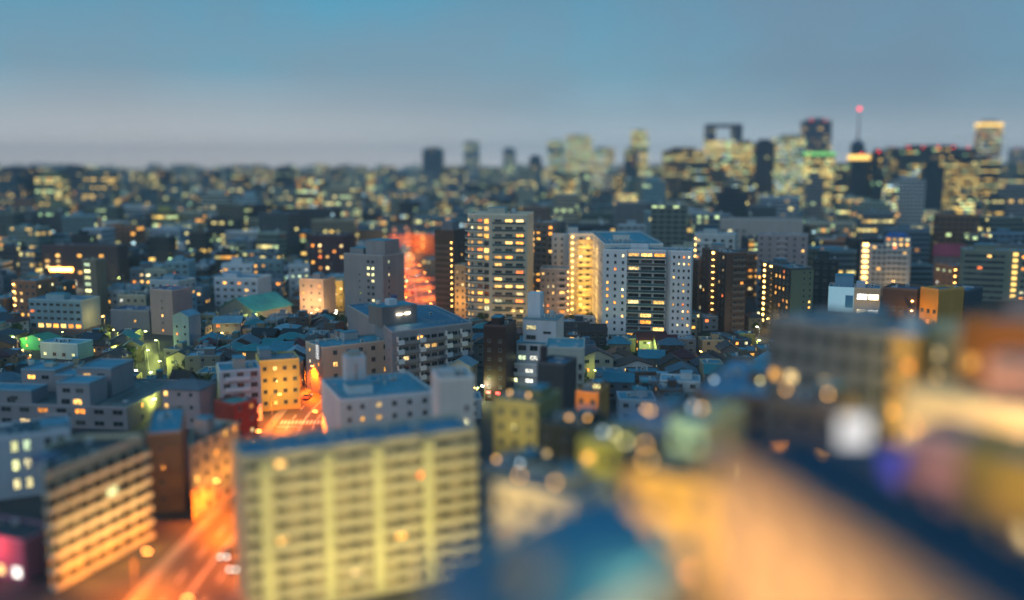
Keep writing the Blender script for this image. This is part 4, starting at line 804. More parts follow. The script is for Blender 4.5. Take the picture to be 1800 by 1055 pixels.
for nm, lab, A_, B_, top, dep, colr, rc, pl, lt in FG:
    b = Bld(nm, lab, 'building', A_, B_, top, dep, colr); b.body(rc, parapet=.5); W = b.W; nf = max(3, min(9, int((b.h - 2) / 3.1)))
    b.front().windows(max(2, int(W / 2.6)), nf, 1.2, 1.4, b.h - nf * 3.1 + .4, 3.1, lit=pl); b.box('stair_tower', W * .55, W * .85, dep * .4, dep * .8, b.h, b.h + 1.8, colr, roofc=BLUE); b.acs([(W * .2, dep * .5), (W * .35, dep * .55)], b.h); claim(b, 1000)
    for k in range(2):
        q = MB(); u_, v_ = W * R.uniform(.1, .9), dep * R.uniform(.05, .3); q.cyl(u_, v_, b.h, b.h + 1.3, .05, .05, 6); q.cyl(u_, v_, b.h + 1.302, b.h + 1.65, .17, .17, 8, 1); q.build('roof_lamp', ['metal_paint', R.choice(('roof_amber', 'roof_amber', 'roof_straw', 'roof_cool'))], b.root, (.3, .3, .3))
    if lt:
        for k in range(lt[2]): point('wall_lamp_light', (W * (.25 if k % 2 else .75), -4, b.h - 2 - 4 * (k // 2)), lt[1], lt[0], .4, b.root)  # bare lights added in the air to tint the front, no fixtures
# nearest two roofs
def near(nm, lab, quad, h, colr, rc, extra=None):
    o = quad[0]; ang = atan2(quad[1][1] - o[1], quad[1][0] - o[0])
    b = Bld(nm, lab, 'building', None, None, None, 0, colr, h=h, xy=(quad[0], quad[1]),
            poly=lambda W, D: [((p[0] - o[0]) * cos(ang) + (p[1] - o[1]) * sin(ang), -(p[0] - o[0]) * sin(ang) + (p[1] - o[1]) * cos(ang)) for p in quad])
    b.D = max(p[1] for p in b.P); b.trimc = tuple(min(1, c * 1.3 + .01) for c in rc); b.body(rc, parapet=.35); claim(b, 1060); return b
hz = CAMZ - 14
b = near('peach_walled_building', 'near building with peach lit wall and dark navy roof in lower right corner', [(9.9, 46.5), (13.2, 31), (17, 12), (25, 14), (19.2, 35), (15.8, 48.5)], hz, (.66, .42, .22), (.008, .045, .085))
for e in (b.edge(b.P[0], b.P[1]), b.edge(b.P[1], b.P[2])): e.windows(4, 4, 1.2, 1.3, hz - 12.4, 3.1, lit=.0)
q = MB(); q.box(9, 11, 3, 4, hz - .05, hz + .6); q.build('duct', 'metal_paint', b.root, (.06, .1, .14))
for k in range(4): point('wall_lamp_light', (2 + k * 4.4, -4.2, hz - 4.5), 780, (1, .62, .28), .5, b.root)  # bare warm lights added off the wall for its peach glow
b = near('blue_roof_building', 'near building with a blurred bright blue roof at the bottom centre', [(0, 36), (9.0, 46.5), (6.0, 57), (-4.2, 46.3)], CAMZ - 20, (.3, .34, .38), (.03, .19, .32))
b.box('plant_box', 5, 7, 4.0, 6.0, b.h, b.h + 1.2, (.2, .22, .2), roofc=(.2, .24, .24)); b.front().windows(4, 4, 1.2, 1.3, b.h - 12.4, 3.1, lit=.3)

b = Bld('magenta_lit_shop', 'low dark shop block with a magenta lit front at the bottom left corner', 'shop', (-70, 168), (40, 163), 935, 8, (.30, .14, .20)); b.body((.05, .05, .06), parapet=.4); b.front().windows(4, 1, 1.8, 1.8, .8, 3, lit=.6, mat='lit_shop')
point('wall_lamp_light', (4, -4, 5), 1500, (1, .15, .55), .4, b.root); point('wall_lamp_light', (9, -3, 6), 1500, (1, .12, .06), .4, b.root); claim(b, 1060)  # bare magenta and red lights added to colour the shop front
# ------------------------------------------------------------------ labels for the many
def rel(px, py, d):
    best = min(LM, key=lambda l: abs(l[1] - px) + 1.4 * abs(l[2] - py) + .05 * abs(l[3] - d))
    dx = px - best[1]
    if abs(dx) < 40: return ('behind the ' if d > best[3] else 'in front of the ') + best[0]
    return (('right of the ' if dx > 0 else 'left of the ') if abs(dx) < 130 else ('well right of the ' if dx > 0 else 'well left of the ')) + best[0]
PENDING = []
def later(o, base, place, x, y, z, mode='left'):
    px, py = project(x, y, z)
    if not isinstance(base, str): base = next((q for q in base if len((q + ' ' + (place or rel(px, py, y))).split()) <= 13), base[-1])
    PENDING.append((o, base, place, project(x, y, z), y, mode))
ORD = ['', 'first', 'second', 'third', 'fourth', 'fifth', 'sixth', 'seventh', 'eighth', 'ninth', 'tenth', 'eleventh', 'twelfth']
def settle_labels():
    groups = {}
    for it in PENDING:
        o, base, place, (px, py), d, mode = it
        lab = base + ' ' + (place or rel(px, py, d)); groups.setdefault((lab, mode), []).append(it)
    for (lab, mode), its in groups.items():
        its.sort(key=(lambda t: t[3][0]) if mode == 'left' else (lambda t: t[4]))
        for i, it in enumerate(its):
            L = lab
            if len(its) > 1:
                n = i + 1
                if mode == 'left':
                    L += ', leftmost' if n == 1 else (', rightmost' if n == len(its) else f', {ORD[n] if n < 13 else str(n) + "th"} from left')
                else:
                    L += ', nearest' if n == 1 else (', farthest' if n == len(its) else f', {ORD[n] if n < 13 else str(n) + "th"} nearest')
            it[0]['label'] = L
def pip(x, y, P):
    c = False
    for i in range(len(P)):
        (x0, y0), (x1, y1) = P[i - 1], P[i]
        if (y0 > y) != (y1 > y) and x < (x1 - x0) * (y - y0) / (y1 - y0) + x0: c = not c
    return c
STREETS = [((-320, 418), (-90, 446)), ((-90, 446), (-54, 447)), ((-34, 335), (30, 352)), ((30, 352), (150, 372)), ((150, 372), (330, 395)), ((-36, 610), (120, 560)), ((120, 560), (300, 520)), ((300, 520), (420, 500)), ((-400, 690), (-90, 640))]
def segd(px, py, a, c):
    vx, vy = c[0] - a[0], c[1] - a[1]; t = max(0, min(1, ((px - a[0]) * vx + (py - a[1]) * vy) / (vx * vx + vy * vy)))
    return hypot(px - a[0] - t * vx, py - a[1] - t * vy)
def free(P, h, gap=1.0):
    cx = sum(p[0] for p in P) / 4; cy = sum(p[1] for p in P) / 4; rad = max(hypot(p[0] - cx, p[1] - cy) for p in P)
    for p in P:
        if 60 < p[1] < 1150 and abs(p[0] - avx(p[1])) < 10.5: return False
        if 262 < p[1] < 402 and abs(p[0] - alx(p[1])) < 3.2: return False
    for a, c in STREETS:
        if segd(cx, cy, a, c) < rad * .8 + 3: return False
    G = [(P[0][0] + (P[1][0] - P[0][0]) * i / 4 + (P[3][0] - P[0][0]) * j / 4, P[0][1] + (P[1][1] - P[0][1]) * i / 4 + (P[3][1] - P[0][1]) * j / 4) for i in range(5) for j in range(5)]
    pr = [project(*p, h) for p in P]; x0, x1, top = min(p[0] for p in pr), max(p[0] for p in pr), min(p[1] for p in pr)
    for pts, a, c, vb, dmin in FOOT:
        fx = [p[0] for p in pts]; fy = [p[1] for p in pts]
        if max(fx) > cx - rad - 2 and min(fx) < cx + rad + 2 and max(fy) > cy - rad - 2 and min(fy) < cy + rad + 2:
            E = [(cx + (p[0] - cx) * (1 + gap / rad), cy + (p[1] - cy) * (1 + gap / rad)) for p in P]
            if any(pip(g[0], g[1], pts) for g in G) or any(pip(q[0], q[1], E) for q in pts) or any(pip(q[0], q[1], pts) for q in E): return False
        if vb and dmin > cy - rad * .3 and dmin > min(p[1] for p in P) and x1 > a + 2 and x0 < c - 2 and top < vb - 4: return False
    return True
NUMW = {1: 'one-storey', 2: 'two-storey', 3: 'three-storey', 4: 'four-storey', 5: 'five-storey', 6: 'six-storey', 7: 'seven-storey', 8: 'eight-storey', 9: 'nine-storey', 10: 'ten-storey', 11: 'eleven-storey', 12: 'twelve-storey', 13: 'thirteen-storey', 14: 'fourteen-storey'}
WALLS = [('blue-grey', (.36, .42, .48)), ('light grey', (.52, .53, .54)), ('beige', (.42, .37, .28)), ('brown', (.18, .12, .09)), ('dark grey', (.12, .13, .14)), ('mid grey', (.26, .27, .28)), ('tan', (.36, .29, .19)), ('cream', (.44, .40, .30)), ('teal-grey', (.2, .3, .32)), ('black', (.05, .05, .06)), ('rust', (.30, .13, .07)), ('greenish grey', (.28, .32, .26))]
ROOFS = [('blue', (.05, .24, .33)), ('dark', (.02, .028, .036)), ('grey', (.08, .16, .22)), ('slate', (.035, .055, .08)), ('brown', (.06, .035, .03)), ('pale', (.20, .38, .48)), ('maroon', (.09, .025, .03)), ('teal', (.03, .24, .27))]
NB = 0
def house(x, y, yaw, w_, dp, h, kind):
    global NB
    wn_, wc = R.choice(WALLS[:8]); wc = tuple(c * k for c, k in zip(wc, R.choice(((.3, .36, .42), (.5, .54, .58), (1, 1, 1))))); rn, rc = R.choice(ROOFS if kind != 'flat' else [ROOFS[0], ROOFS[0], ROOFS[2], ROOFS[5], ROOFS[7]])
    ca, sa = cos(yaw), sin(yaw)
    P = [(x, y), (x + w_ * ca, y + w_ * sa), (x + w_ * ca - dp * sa, y + w_ * sa + dp * ca), (x - dp * sa, y + dp * ca)]
    hh = h + (2.2 if kind != 'flat' else .7)
    if not free(P, hh, .8): return None
    f = max(1, round(h / 2.9)); nm = 'house'
    b = Bld('house', '', 'house', None, None, None, dp, wc, h=h, xy=(P[0], P[1]), group='houses in the low rise streets')
    if kind == 'flat':
        b.body(rc, parapet=.4); b.acs([(w_ * .3, dp * .5)], h)
        if R.random() < .5: b.box('stair_hut', w_ * .5, w_ * .8, dp * .4, dp * .75, h, h + 2.1, roofc=rc)
        desc = f'{rn} flat-roofed'
    elif kind == 'gable': plainbody(b); al = 'u' if R.random() < .5 else 'v'; gable(b, .5, R.uniform(1.8, 2.8), rc, al); desc = f'{rn} gabled'
    else: plainbody(b); hip(b, .6, R.uniform(1.6, 2.4), rc); desc = f'{rn} hip-roofed'
    lp = R.choice((0, .08, .15, .3)); n = max(2, int(w_ / 3.2))
    b.front().windows(n, f, R.choice((1.2, 1.6)), 1.2, 1.0, 2.9, lit=lp, a=.3, b=w_ - .3)
    for e in (b.left(), b.right()):
        if b.visible(e): e.windows(2, f, 1.1, 1.1, 1.1, 2.9, lit=lp, a=.5, b=dp - .5)
    FOOT.append((P, 0, 0, None, y)); NB += 1
    later(b.root, [f'{desc} {NUMW.get(f, "low")} {wn_} house', f'{desc} {wn_} house'], None, x + w_ / 2 * ca, y, h * .6)
    return b
def block(x, y, yaw, w_, dp, h, far, group='apartment and office blocks of the middle distance'):
    global NB
    wn_, wc = R.choice(WALLS); wc = tuple(c * k for c, k in zip(wc, R.choice(((.4, .52, .6), (.75, .86, .92), (1.1, 1.15, 1.2))))); rn, rc = R.choice([ROOFS[0], ROOFS[0], ROOFS[2], ROOFS[3], ROOFS[5]])
    ca, sa = cos(yaw), sin(yaw)
    P = [(x, y), (x + w_ * ca, y + w_ * sa), (x + w_ * ca - dp * sa, y + w_ * sa + dp * ca), (x - dp * sa, y + dp * ca)]
    if not free(P, h + 3, 1.5): return None
    f = max(2, int(h / 3.2)); lp = R.choice((.1, .2, .3, .42)); kind = R.choice(('apartment block', 'office block', 'block of flats'))
    b = Bld('city_block', '', 'building', None, None, None, dp, wc, h=h, xy=(P[0], P[1]), group=group)
    feats = []
    if far:
        b.wallmat = 'far_facade'; b.color = wc; lpp = lp * .75
        q = MB(); q.prism(P and b.P, 0, h, 0, False); o = q.build('wall', 'far_facade', b.root, (*wc, .14 + lpp * .6))
        q = MB(); q.prism(inset(b.P, .004), h - .3, h - .05, 0, True, True); q.build('roof', 'roof_membrane', b.root, rc)
        q = MB(); q.ring(b.P, .3, h, h + .8); q.build('parapet', 'trim', b.root, b.trimc)
    else:
        b.body(rc, parapet=.7); fh = (h - .5) / f; n = max(3, min(7, int(w_ / 3.4))); mat = R.choice(('lit_home', 'lit_home', 'lit_office'))
        b.front().windows(n, min(f, 8), R.choice((1.5, 2.1)), 1.4, .9 + max(0, f - 8) * fh, fh, lit=lp, mat=mat)
        if R.random() < .45: b.front().balconies(min(f, 8), w_ * .3, w_ - .3, .2 + max(0, f - 8) * fh, fh, .8); feats.append('balconies')
        for e in (b.left(), b.right()):
            if b.visible(e): e.windows(3, min(f, 8), 1.2, 1.3, .9 + max(0, f - 8) * fh, fh, lit=lp, mat=mat)
        if R.random() < .3: b.front().gallery(f, w_ * .04, w_ * .04 + 1.2, 2.2, fh, size=(.9, .5)); feats.insert(0, 'lit stairs')
    r = R.random()
    if r < .6: b.box('stair_tower', w_ * .3, w_ * .3 + min(6, w_ * .35), dp * .3, dp * .3 + min(5, dp * .4), h, h + R.uniform(2, 3.6), roofc=rc); feats.append('stair hut')
    if .4 < r: b.tank(w_ * .75, dp * .6, h); feats.append('water tank')
    if r > .8: b.antenna(w_ * .2, dp * .5, h, R.uniform(4, 9))
    FOOT.append((P, 0, 0, None, y)); NB += 1
    lw = {.1: 'dim', .2: 'sparsely lit', .3: 'half lit', .42: 'brightly lit'}[lp]
    later(b.root, [f'{lw} {NUMW.get(f, "tall")} {wn_} {kind}' + (f' with {feats[0]}' if feats else ''), f'{lw} {NUMW.get(f, "tall")} {wn_} {kind}', f'{NUMW.get(f, "tall")} {wn_} {kind}', f'{NUMW.get(f, "tall")} {wn_} block'], None, x + w_ / 2 * ca, y, h * .7)
    return b
# low-rise streets
y = 272.0
while y < 432:
    yawr = R.uniform(-.12, .12); x = -.60 * y + R.uniform(0, 8)
    while x < .55 * y:
        w_ = R.uniform(6.5, 12.5)
        if x > -30 and y > 395: x += w_; continue
        if NB < 190: house(x, y + R.uniform(-1, 1), yawr + R.uniform(-.1, .1), w_, R.uniform(7, 10.5), R.choice((5.6, 5.8, 6.0, 8.6)), R.choice(('flat', 'flat', 'gable', 'gable', 'hip')))
        x += w_ + R.uniform(1.0, 3.0)
    y += R.uniform(11.0, 13.0)
for _ in range(1600):
    y = R.uniform(274, 440); x = R.uniform(-.57 * y, -64) if R.random() < .75 else R.uniform(-25, .34 * y)
    if NB < 250: house(x, y, R.uniform(-.5, .5), R.uniform(5.0, 8.5), R.uniform(5.5, 8), R.choice((5.6, 5.8, 6.0, 8.6)), R.choice(('flat', 'flat', 'gable', 'hip')))
NH = NB
# middle distance
y = 438.0
while y < 1080:
    step = 17 + (y - 430) * .04; x = -.62 * y + R.uniform(0, 20); yawr = R.uniform(-.35, .35)
    while x < .60 * y:
        px = 900 + x / y * FPX; left_ = px < 640 and y < 700; w_ = R.uniform(9, 17) if left_ else R.uniform(.6, 1.15) * (19 + (y - 430) * .035)
        if px > 1560 and 700 < y < 1010: x += w_; continue
        if px < 640: h = R.choice((6.5, 9.5, 10, 13, 16, 19, 26 if y > 520 else 12, 34 if y > 650 else 10))
        elif px < 930: h = R.choice((10, 13, 16, 20, 26, 34 if y > 650 else 16))
        else: h = R.choice((10, 13, 17, 22, 26, 30, 36, 42 if y > 620 else 20))
        if NB - NH < 330: block(x, y + R.uniform(-3, 3), yawr + R.uniform(-.12, .12), w_, R.uniform(10, 16), h * R.uniform(.9, 1.1), y > 560)
        x += w_ + (R.uniform(1.5, 4) if left_ else R.uniform(3, 9))
    y += step * R.uniform(1.0, 1.25)

# ------------------------------------------------------------------ the skyline towers
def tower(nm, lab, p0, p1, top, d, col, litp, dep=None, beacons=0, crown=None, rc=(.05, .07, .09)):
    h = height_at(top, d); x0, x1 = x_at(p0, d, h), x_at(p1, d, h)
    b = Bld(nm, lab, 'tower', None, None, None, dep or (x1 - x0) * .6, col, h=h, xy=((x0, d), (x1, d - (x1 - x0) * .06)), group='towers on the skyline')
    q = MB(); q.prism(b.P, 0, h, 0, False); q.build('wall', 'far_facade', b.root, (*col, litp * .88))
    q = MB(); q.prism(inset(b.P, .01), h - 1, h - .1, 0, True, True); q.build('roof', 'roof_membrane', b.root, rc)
    if h > 30: b.box('plant_storey', b.W * .2, b.W * .8, b.D * .25, b.D * .75, h - .1, h + 4, tuple(c * .8 for c in col))
    for k in range(beacons):
        q = MB(); q.cyl(b.W * (k + .5) / beacons, .8, h, h + 1.8, .8, .8, 8); q.build('beacon', 'lamp_red', b.root)
    if crown:
        q = MB(); q.ring([(-.3, -.3), (b.W + .3, -.3), (b.W + .3, b.D + .3), (-.3, b.D + .3)], .4, h - crown[1], h - .2); q.build('lit_crown', crown[0], b.root)
    return b
T = [('office_tower', 'broad brown office tower at the left end of the right-hand skyline', 1168, 1236, 264, 1380, (.2, .14, .11), .40, 0),
     ('office_tower', 'shorter brown yellow-windowed tower in front of the hollow-topped tower', 1213, 1277, 290, 1240, (.15, .12, .09), .52, 0),
     ('office_tower', 'orange lit tower joined to a dark blank tower left of the pale green tower', 1292, 1328, 252, 1330, (.36, .22, .13), .62, 0),
     ('dark_tower', 'dark blank tower between the orange lit tower and the pale green tower', 1329, 1362, 250, 1320, (.06, .06, .09), .06, 0),
     ('office_tower', 'pale green fully lit office tower', 1364, 1416, 242, 1350, (.35, .42, .34), .66, 0),
     ('office_tower', 'tall blue-topped tower behind the green-crowned tower', 1414, 1462, 212, 1500, (.16, .18, .26), .34, 2),
     ('office_tower', 'green-crowned lit tower with yellow rows right of the pale green tower', 1419, 1468, 268, 1260, (.36, .32, .2), .62, 0),
     ('office_tower', 'white-windowed low tower left of the yellow-topped dark tower', 1467, 1494, 292, 1180, (.12, .14, .15), .5, 0),
     ('dark_tower', 'dark tower with a glowing yellow top left of the red-tipped twin dark tower', 1497, 1532, 272, 1130, (.03, .05, .07), .16, 1),
     ('dark_tower', 'slim dark tower with a red roof light right of the yellow-topped dark tower', 1534, 1555, 268, 1120, (.035, .05, .06), .14, 1),
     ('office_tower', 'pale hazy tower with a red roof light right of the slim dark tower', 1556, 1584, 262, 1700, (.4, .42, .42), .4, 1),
     ('wide_office', 'very wide dark office slab with a row of red roof lights', 1584, 1712, 260, 1300, (.05, .065, .08), .24, 5),
     ('office_block', 'dark block with white-yellow window rows under the wide dark slab', 1601, 1626, 290, 1150, (.1, .13, .13), .62, 0),
     ('dark_block', 'plain dark block right of the white-yellow window rows', 1625, 1660, 292, 1120, (.03, .05, .07), .05, 0),
     ('office_block', 'dark block with long bright yellow window rows beneath the crown-lit tower', 1672, 1756, 284, 1180, (.04, .05, .06), .58, 0),
     ('office_tower', 'crown-lit tower with an orange band at its top', 1724, 1763, 216, 1550, (.24, .26, .3), .5, 0),
     ('white_office', 'plain white-walled block under the left end of the wide dark slab', 1578, 1626, 316, 900, (.5, .52, .54), .1, 0),
     ('office_block', 'pale office with bright white window rows left of the white-walled block', 1556, 1578, 326, 860, (.3, .33, .3), .78, 0),
     ('office_block', 'grey block with a lit window column under the green-crowned tower', 1418, 1448, 312, 900, (.25, .26, .28), .34, 0),
     ('office_block', 'block with scattered yellow windows at the far right edge', 1752, 1800, 318, 1250, (.22, .2, .22), .5, 0),
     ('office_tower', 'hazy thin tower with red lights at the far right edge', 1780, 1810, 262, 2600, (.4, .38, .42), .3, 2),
     ('office_block', 'grey office with yellow rows above the park at the right', 1684, 1714, 340, 880, (.16, .19, .19), .55, 0),
     ('office_block', 'office with bright yellow rows above the park near the right edge', 1738, 1766, 346, 860, (.12, .14, .15), .55, 0),
     ('office_block', 'pale grey office above the park at the very right edge', 1766, 1815, 330, 870, (.28, .28, .3), .4, 0),
     ('teal_block', 'pale teal plain block below the broad brown office tower', 1130, 1170, 318, 1000, (.24, .42, .48), .12, 0),
     ('dark_block', 'dark block with a rounded outline below the orange lit tower', 1262, 1315, 338, 830, (.05, .06, .08), .22, 0),
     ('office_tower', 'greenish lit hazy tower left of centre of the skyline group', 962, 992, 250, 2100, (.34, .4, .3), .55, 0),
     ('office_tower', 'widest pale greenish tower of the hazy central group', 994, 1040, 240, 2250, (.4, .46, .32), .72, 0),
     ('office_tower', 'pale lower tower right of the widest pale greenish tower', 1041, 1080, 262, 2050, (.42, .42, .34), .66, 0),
     ('office_tower', 'slim yellow-green lit tower left of the broad brown office tower', 1110, 1140, 232, 1900, (.46, .48, .24), .74, 0),
     ('dark_tower', 'dark blue tower in front of the slim yellow-green tower', 1098, 1122, 264, 1600, (.05, .09, .13), .2, 0),
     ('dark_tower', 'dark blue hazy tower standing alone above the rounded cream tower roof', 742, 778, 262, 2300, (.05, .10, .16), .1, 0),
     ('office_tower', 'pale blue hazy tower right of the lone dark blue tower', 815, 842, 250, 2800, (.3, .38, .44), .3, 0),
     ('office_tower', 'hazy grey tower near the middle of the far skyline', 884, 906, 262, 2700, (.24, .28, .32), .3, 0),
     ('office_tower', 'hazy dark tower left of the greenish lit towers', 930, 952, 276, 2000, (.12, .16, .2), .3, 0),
     ('office_block', 'broad olive lit block on the far left skyline', 60, 108, 308, 1050, (.34, .36, .2), .5, 0),
     ('dark_block', 'broad dark block at the far left end of the skyline', -20, 62, 300, 1250, (.04, .06, .09), .06, 0),
     ('dark_block', 'dark block right of the olive lit block on the far left', 104, 150, 296, 1400, (.05, .08, .11), .1, 0),
     ('office_block', 'grey-green lit block right of the far left dark block', 142, 196, 304, 1200, (.22, .28, .24), .34, 0),
     ('pale_block', 'pale greenish block alone above the left roofs', 352, 400, 342, 900, (.48, .54, .48), .3, 0),
     ('pale_block', 'pale sky-blue block right of the pale greenish block', 420, 452, 346, 880, (.34, .52, .60), .12, 0),
     ('office_block', 'yellow lit block left of the pale greenish block', 268, 304, 372, 800, (.46, .42, .14), .5, 0),
     ('office_block', 'peach lit tower above the teal gabled hall', 520, 562, 314, 1050, (.55, .36, .22), .5, 0),
     ('pale_block', 'broad pale cream block right of the peach lit tower', 566, 628, 330, 980, (.5, .46, .34), .45, 0),
     ('orange_block', 'small orange lit block on the skyline over the grey tower', 645, 672, 306, 1500, (.6, .3, .1), .7, 0)]
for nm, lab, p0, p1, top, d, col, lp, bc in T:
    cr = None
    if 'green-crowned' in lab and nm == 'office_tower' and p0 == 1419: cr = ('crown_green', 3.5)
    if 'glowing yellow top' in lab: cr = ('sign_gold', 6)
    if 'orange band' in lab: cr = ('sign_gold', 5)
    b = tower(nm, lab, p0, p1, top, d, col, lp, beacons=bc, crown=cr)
    LMW = {'pale green fully lit office tower': 'pale green lit tower', 'very wide dark office slab with a row of red roof lights': 'wide dark red-light slab', 'crown-lit tower with an orange band at its top': 'crown-lit tower', 'broad brown office tower at the left end of the right-hand skyline': 'broad brown skyline tower',
           'dark tower with a glowing yellow top left of the red-tipped twin dark tower': 'yellow-topped dark tower', 'plain white-walled block under the left end of the wide dark slab': 'white-walled skyline block', 'pale greenish block alone above the left roofs': 'pale greenish skyline block', 'broad olive lit block on the far left skyline': 'olive lit skyline block',
           'broad pale cream block right of the peach lit tower': 'cream skyline block', 'dark block with a rounded outline below the orange lit tower': 'rounded dark block', 'grey office with yellow rows above the park at the right': 'yellow-row office'}
    if lab in LMW: mark(b, LMW[lab])
    FOOT.append(([b.world(u, v) for u, v in b.P], 0, 0, None, b.y))
# the hollow-topped tower: two legs and a bridge round an opening
d = 1480; h = height_at(218, d); x0, x1 = x_at(1244, d, h), x_at(1306, d, h)
b = Bld('hollow_tower', 'hollow-topped tower with a square opening under its roof bridge', 'tower', None, None, None, 26, (.22, .24, .3), h=h, xy=((x0, d), (x1, d)), group='towers on the skyline'); W = b.W; hz_ = height_at(246, d)
q = MB(); q.prism(b.P, 0, hz_, 0, True); q.build('wall', 'far_facade', b.root, (.3, .32, .3, .55))
for nm, u0, u1, z0_, z1_ in (('leg', 0, W * .24, hz_, h), ('leg', W * .76, W, hz_, h), ('bridge', W * .24, W * .76, height_at(224, d), h)):
    q = MB(); q.box(u0, u1, 0, 26, z0_ + .01, z1_); q.build(nm, 'far_facade', b.root, (.22, .22, .3, .2))
mark(b, 'hollow-topped tower')
# domed tower with a mast
d = 1420; h = height_at(246, d); x0, x1 = x_at(1500, d, h), x_at(1524, d, h)
b = Bld('mast_tower', 'dark dome-topped tower carrying a tall mast with a red light', 'tower', None, None, None, 18, (.06, .1, .15), h=h, xy=((x0, d), (x1, d)), group='towers on the skyline'); W = b.W
q = MB(); q.cyl(W / 2, 9, 0, h - 6, W / 2, n=16); q.build('wall', 'far_facade', b.root, (.06, .1, .15, .15)); q = MB(); q.cyl(W / 2, 9, h - 5.99, h, W / 2 - .2, W * .18, 16); q.build('dome', 'roof_membrane', b.root, (.05, .1, .16))
zt = height_at(193, d); q = MB(); q.cyl(W / 2, 9, h, zt, 1.5, .5, 8); q.build('mast', 'metal_paint', b.root, (.3, .12, .14)); q = MB(); q.cyl(W / 2, 9, zt + .01, zt + 3.5, 2.2, 2.2, 8); q.build('beacon', 'lamp_red', b.root); mark(b, 'red-lit mast tower')

# ------------------------------------------------------------------ the city that runs on to the horizon: too many to count
vs, fs, mi, cols, seeds, uvs = [], [], [], [], [], []
def city_box(x, y, w_, dp, h, yaw, c, lp):
    ca, sa = cos(yaw), sin(yaw); P = [(x, y), (x + w_ * ca, y + w_ * sa), (x + w_ * ca - dp * sa, y + w_ * sa + dp * ca), (x - dp * sa, y + dp * ca)]
    n = len(vs); s = R.random(); run = 0
    for p in P: vs.append((*p, 0))
    for p in P: vs.append((*p, h))
    for i in range(4):
        j = (i + 1) % 4; L = w_ if i % 2 == 0 else dp
        fs.append((n + i, n + j, n + 4 + j, n + 4 + i)); mi.append(0); cols.append((*c, lp)); seeds.append(s); uvs.extend([(run, 0), (run + L, 0), (run + L, h), (run, h)]); run += 40
    fs.append((n + 4, n + 5, n + 6, n + 7)); mi.append(1); cols.append((*c, 0)); seeds.append(s); uvs.extend([(0, 0)] * 4)
y = 590.0
while y < 6300:
    big = 1 + (y - 600) / 2600; x = -.66 * y
    while x < .66 * y:
        w_ = R.uniform(11, 24) * big; px = 900 + x / y * FPX
        if y < 1010 and px > 1560: x += w_; continue
        c = tuple(a * k for a, k in zip(R.choice(WALLS)[1], R.choice(((.3, .46, .58), (.7, .9, 1.0), (1.1, 1.2, 1.25))))); lp = R.choice((.12, .18, .22, .26, .32)) if R.random() < .85 else .5
        h = R.choice((9, 12, 15, 18, 24, 30)) * R.uniform(.8, 1.2)
        if y > 1200 and R.random() < .05: h = R.uniform(40, 66)
        if y > 1200 and px > 1100 and R.random() < .1: h = R.uniform(45, 74)
        if y < 1100: h = min(h, 22)
        P = [(x, y), (x + w_, y), (x + w_, y + 14 * big), (x, y + 14 * big)]
        if y > 1300 or free(P, h, 1): city_box(x, y + R.uniform(-4, 4) * big, w_, R.uniform(9, 15) * big, h, R.uniform(-.3, .3), c, lp)
        x += w_ * R.uniform(1.05, 1.5)
    y += 19 * big * R.uniform(1, 1.3)
me = bpy.data.meshes.new('distant_city'); me.from_pydata(vs, [], fs); me.polygons.foreach_set('material_index', mi)
a = me.attributes.new('block_col', 'FLOAT_COLOR', 'FACE'); a.data.foreach_set('color', [v for c in cols for v in c])
a = me.attributes.new('block_seed', 'FLOAT', 'FACE'); a.data.foreach_set('value', seeds)
ul = me.uv_layers.new(name='UVMap'); ul.data.foreach_set('uv', [v for p in uvs for v in p])
me.materials.append(MATS['city_facade']); me.materials.append(MATS['roof_membrane'])
o = link('distant_city', me, None, (.05, .22, .30)); o['kind'] = 'stuff'; o['label'] = 'mass of small distant city blocks with lit windows running to the horizon'; o['category'] = 'city'
# ------------------------------------------------------------------ trees
def crown_mesh(seed, r, hgt, n):
    rr = random.Random(seed); b = MB(); lobes = [(rr.uniform(-.5, .5) * r, rr.uniform(-.5, .5) * r, rr.uniform(.3, .8) * hgt, rr.uniform(.45, .7) * r) for _ in range(7)]
    for i in range(n):
        lx, ly, lz, lr = rr.choice(lobes); u = Vector((rr.gauss(0, 1), rr.gauss(0, 1), rr.gauss(0, 1))).normalized() * lr * rr.uniform(.6, 1.08)
        c = Vector((lx + u.x, ly + u.y, lz + u.z * .8)); nrm = (u.normalized() + Vector((rr.gauss(0, .5), rr.gauss(0, .5), rr.gauss(0, .5)))).normalized(); t = nrm.orthogonal().normalized(); s_ = nrm.cross(t); k = rr.uniform(.16, .36) * r / 2.2
        b.face([tuple(c - t * k), tuple(c + s_ * k * .7), tuple(c + t * k), tuple(c - s_ * k * .7)])
    return b.mesh('crown', 'leaf')
TREES = []
for i, (r, hg) in enumerate(((2.0, 3.6), (2.6, 4.4), (1.6, 4.2), (3.2, 5.0))):
    q = MB(); q.cyl(0, 0, 0, 2.2, .22, .14, 8); q.bar((0, 0, 1.6), (r * .4, .2, 3.0), .06); q.bar((0, 0, 1.7), (-r * .4, -.3, 3.1), .06); q.bar((0, 0, 1.9), (.1, r * .4, 3.2), .05)
    TREES.append((q.mesh('trunk', 'bark'), crown_mesh(40 + i, r, hg, 420)))
TW = ('small round', 'broad', 'narrow upright', 'large spreading')
def tree(x, y, s=1.0, group='garden and street trees', k=None):
    k = R.randrange(4) if k is None else k
    t = thing('tree', '', 'tree', (x, y, 0), R.uniform(0, 6), group); t.scale = (s, s, s); link('trunk', TREES[k][0], t); link('crown', TREES[k][1], t, None, (0, 0, 1.5))
    later(t, f'{TW[k]} dark green tree', None, x, y, 3)
n = 0
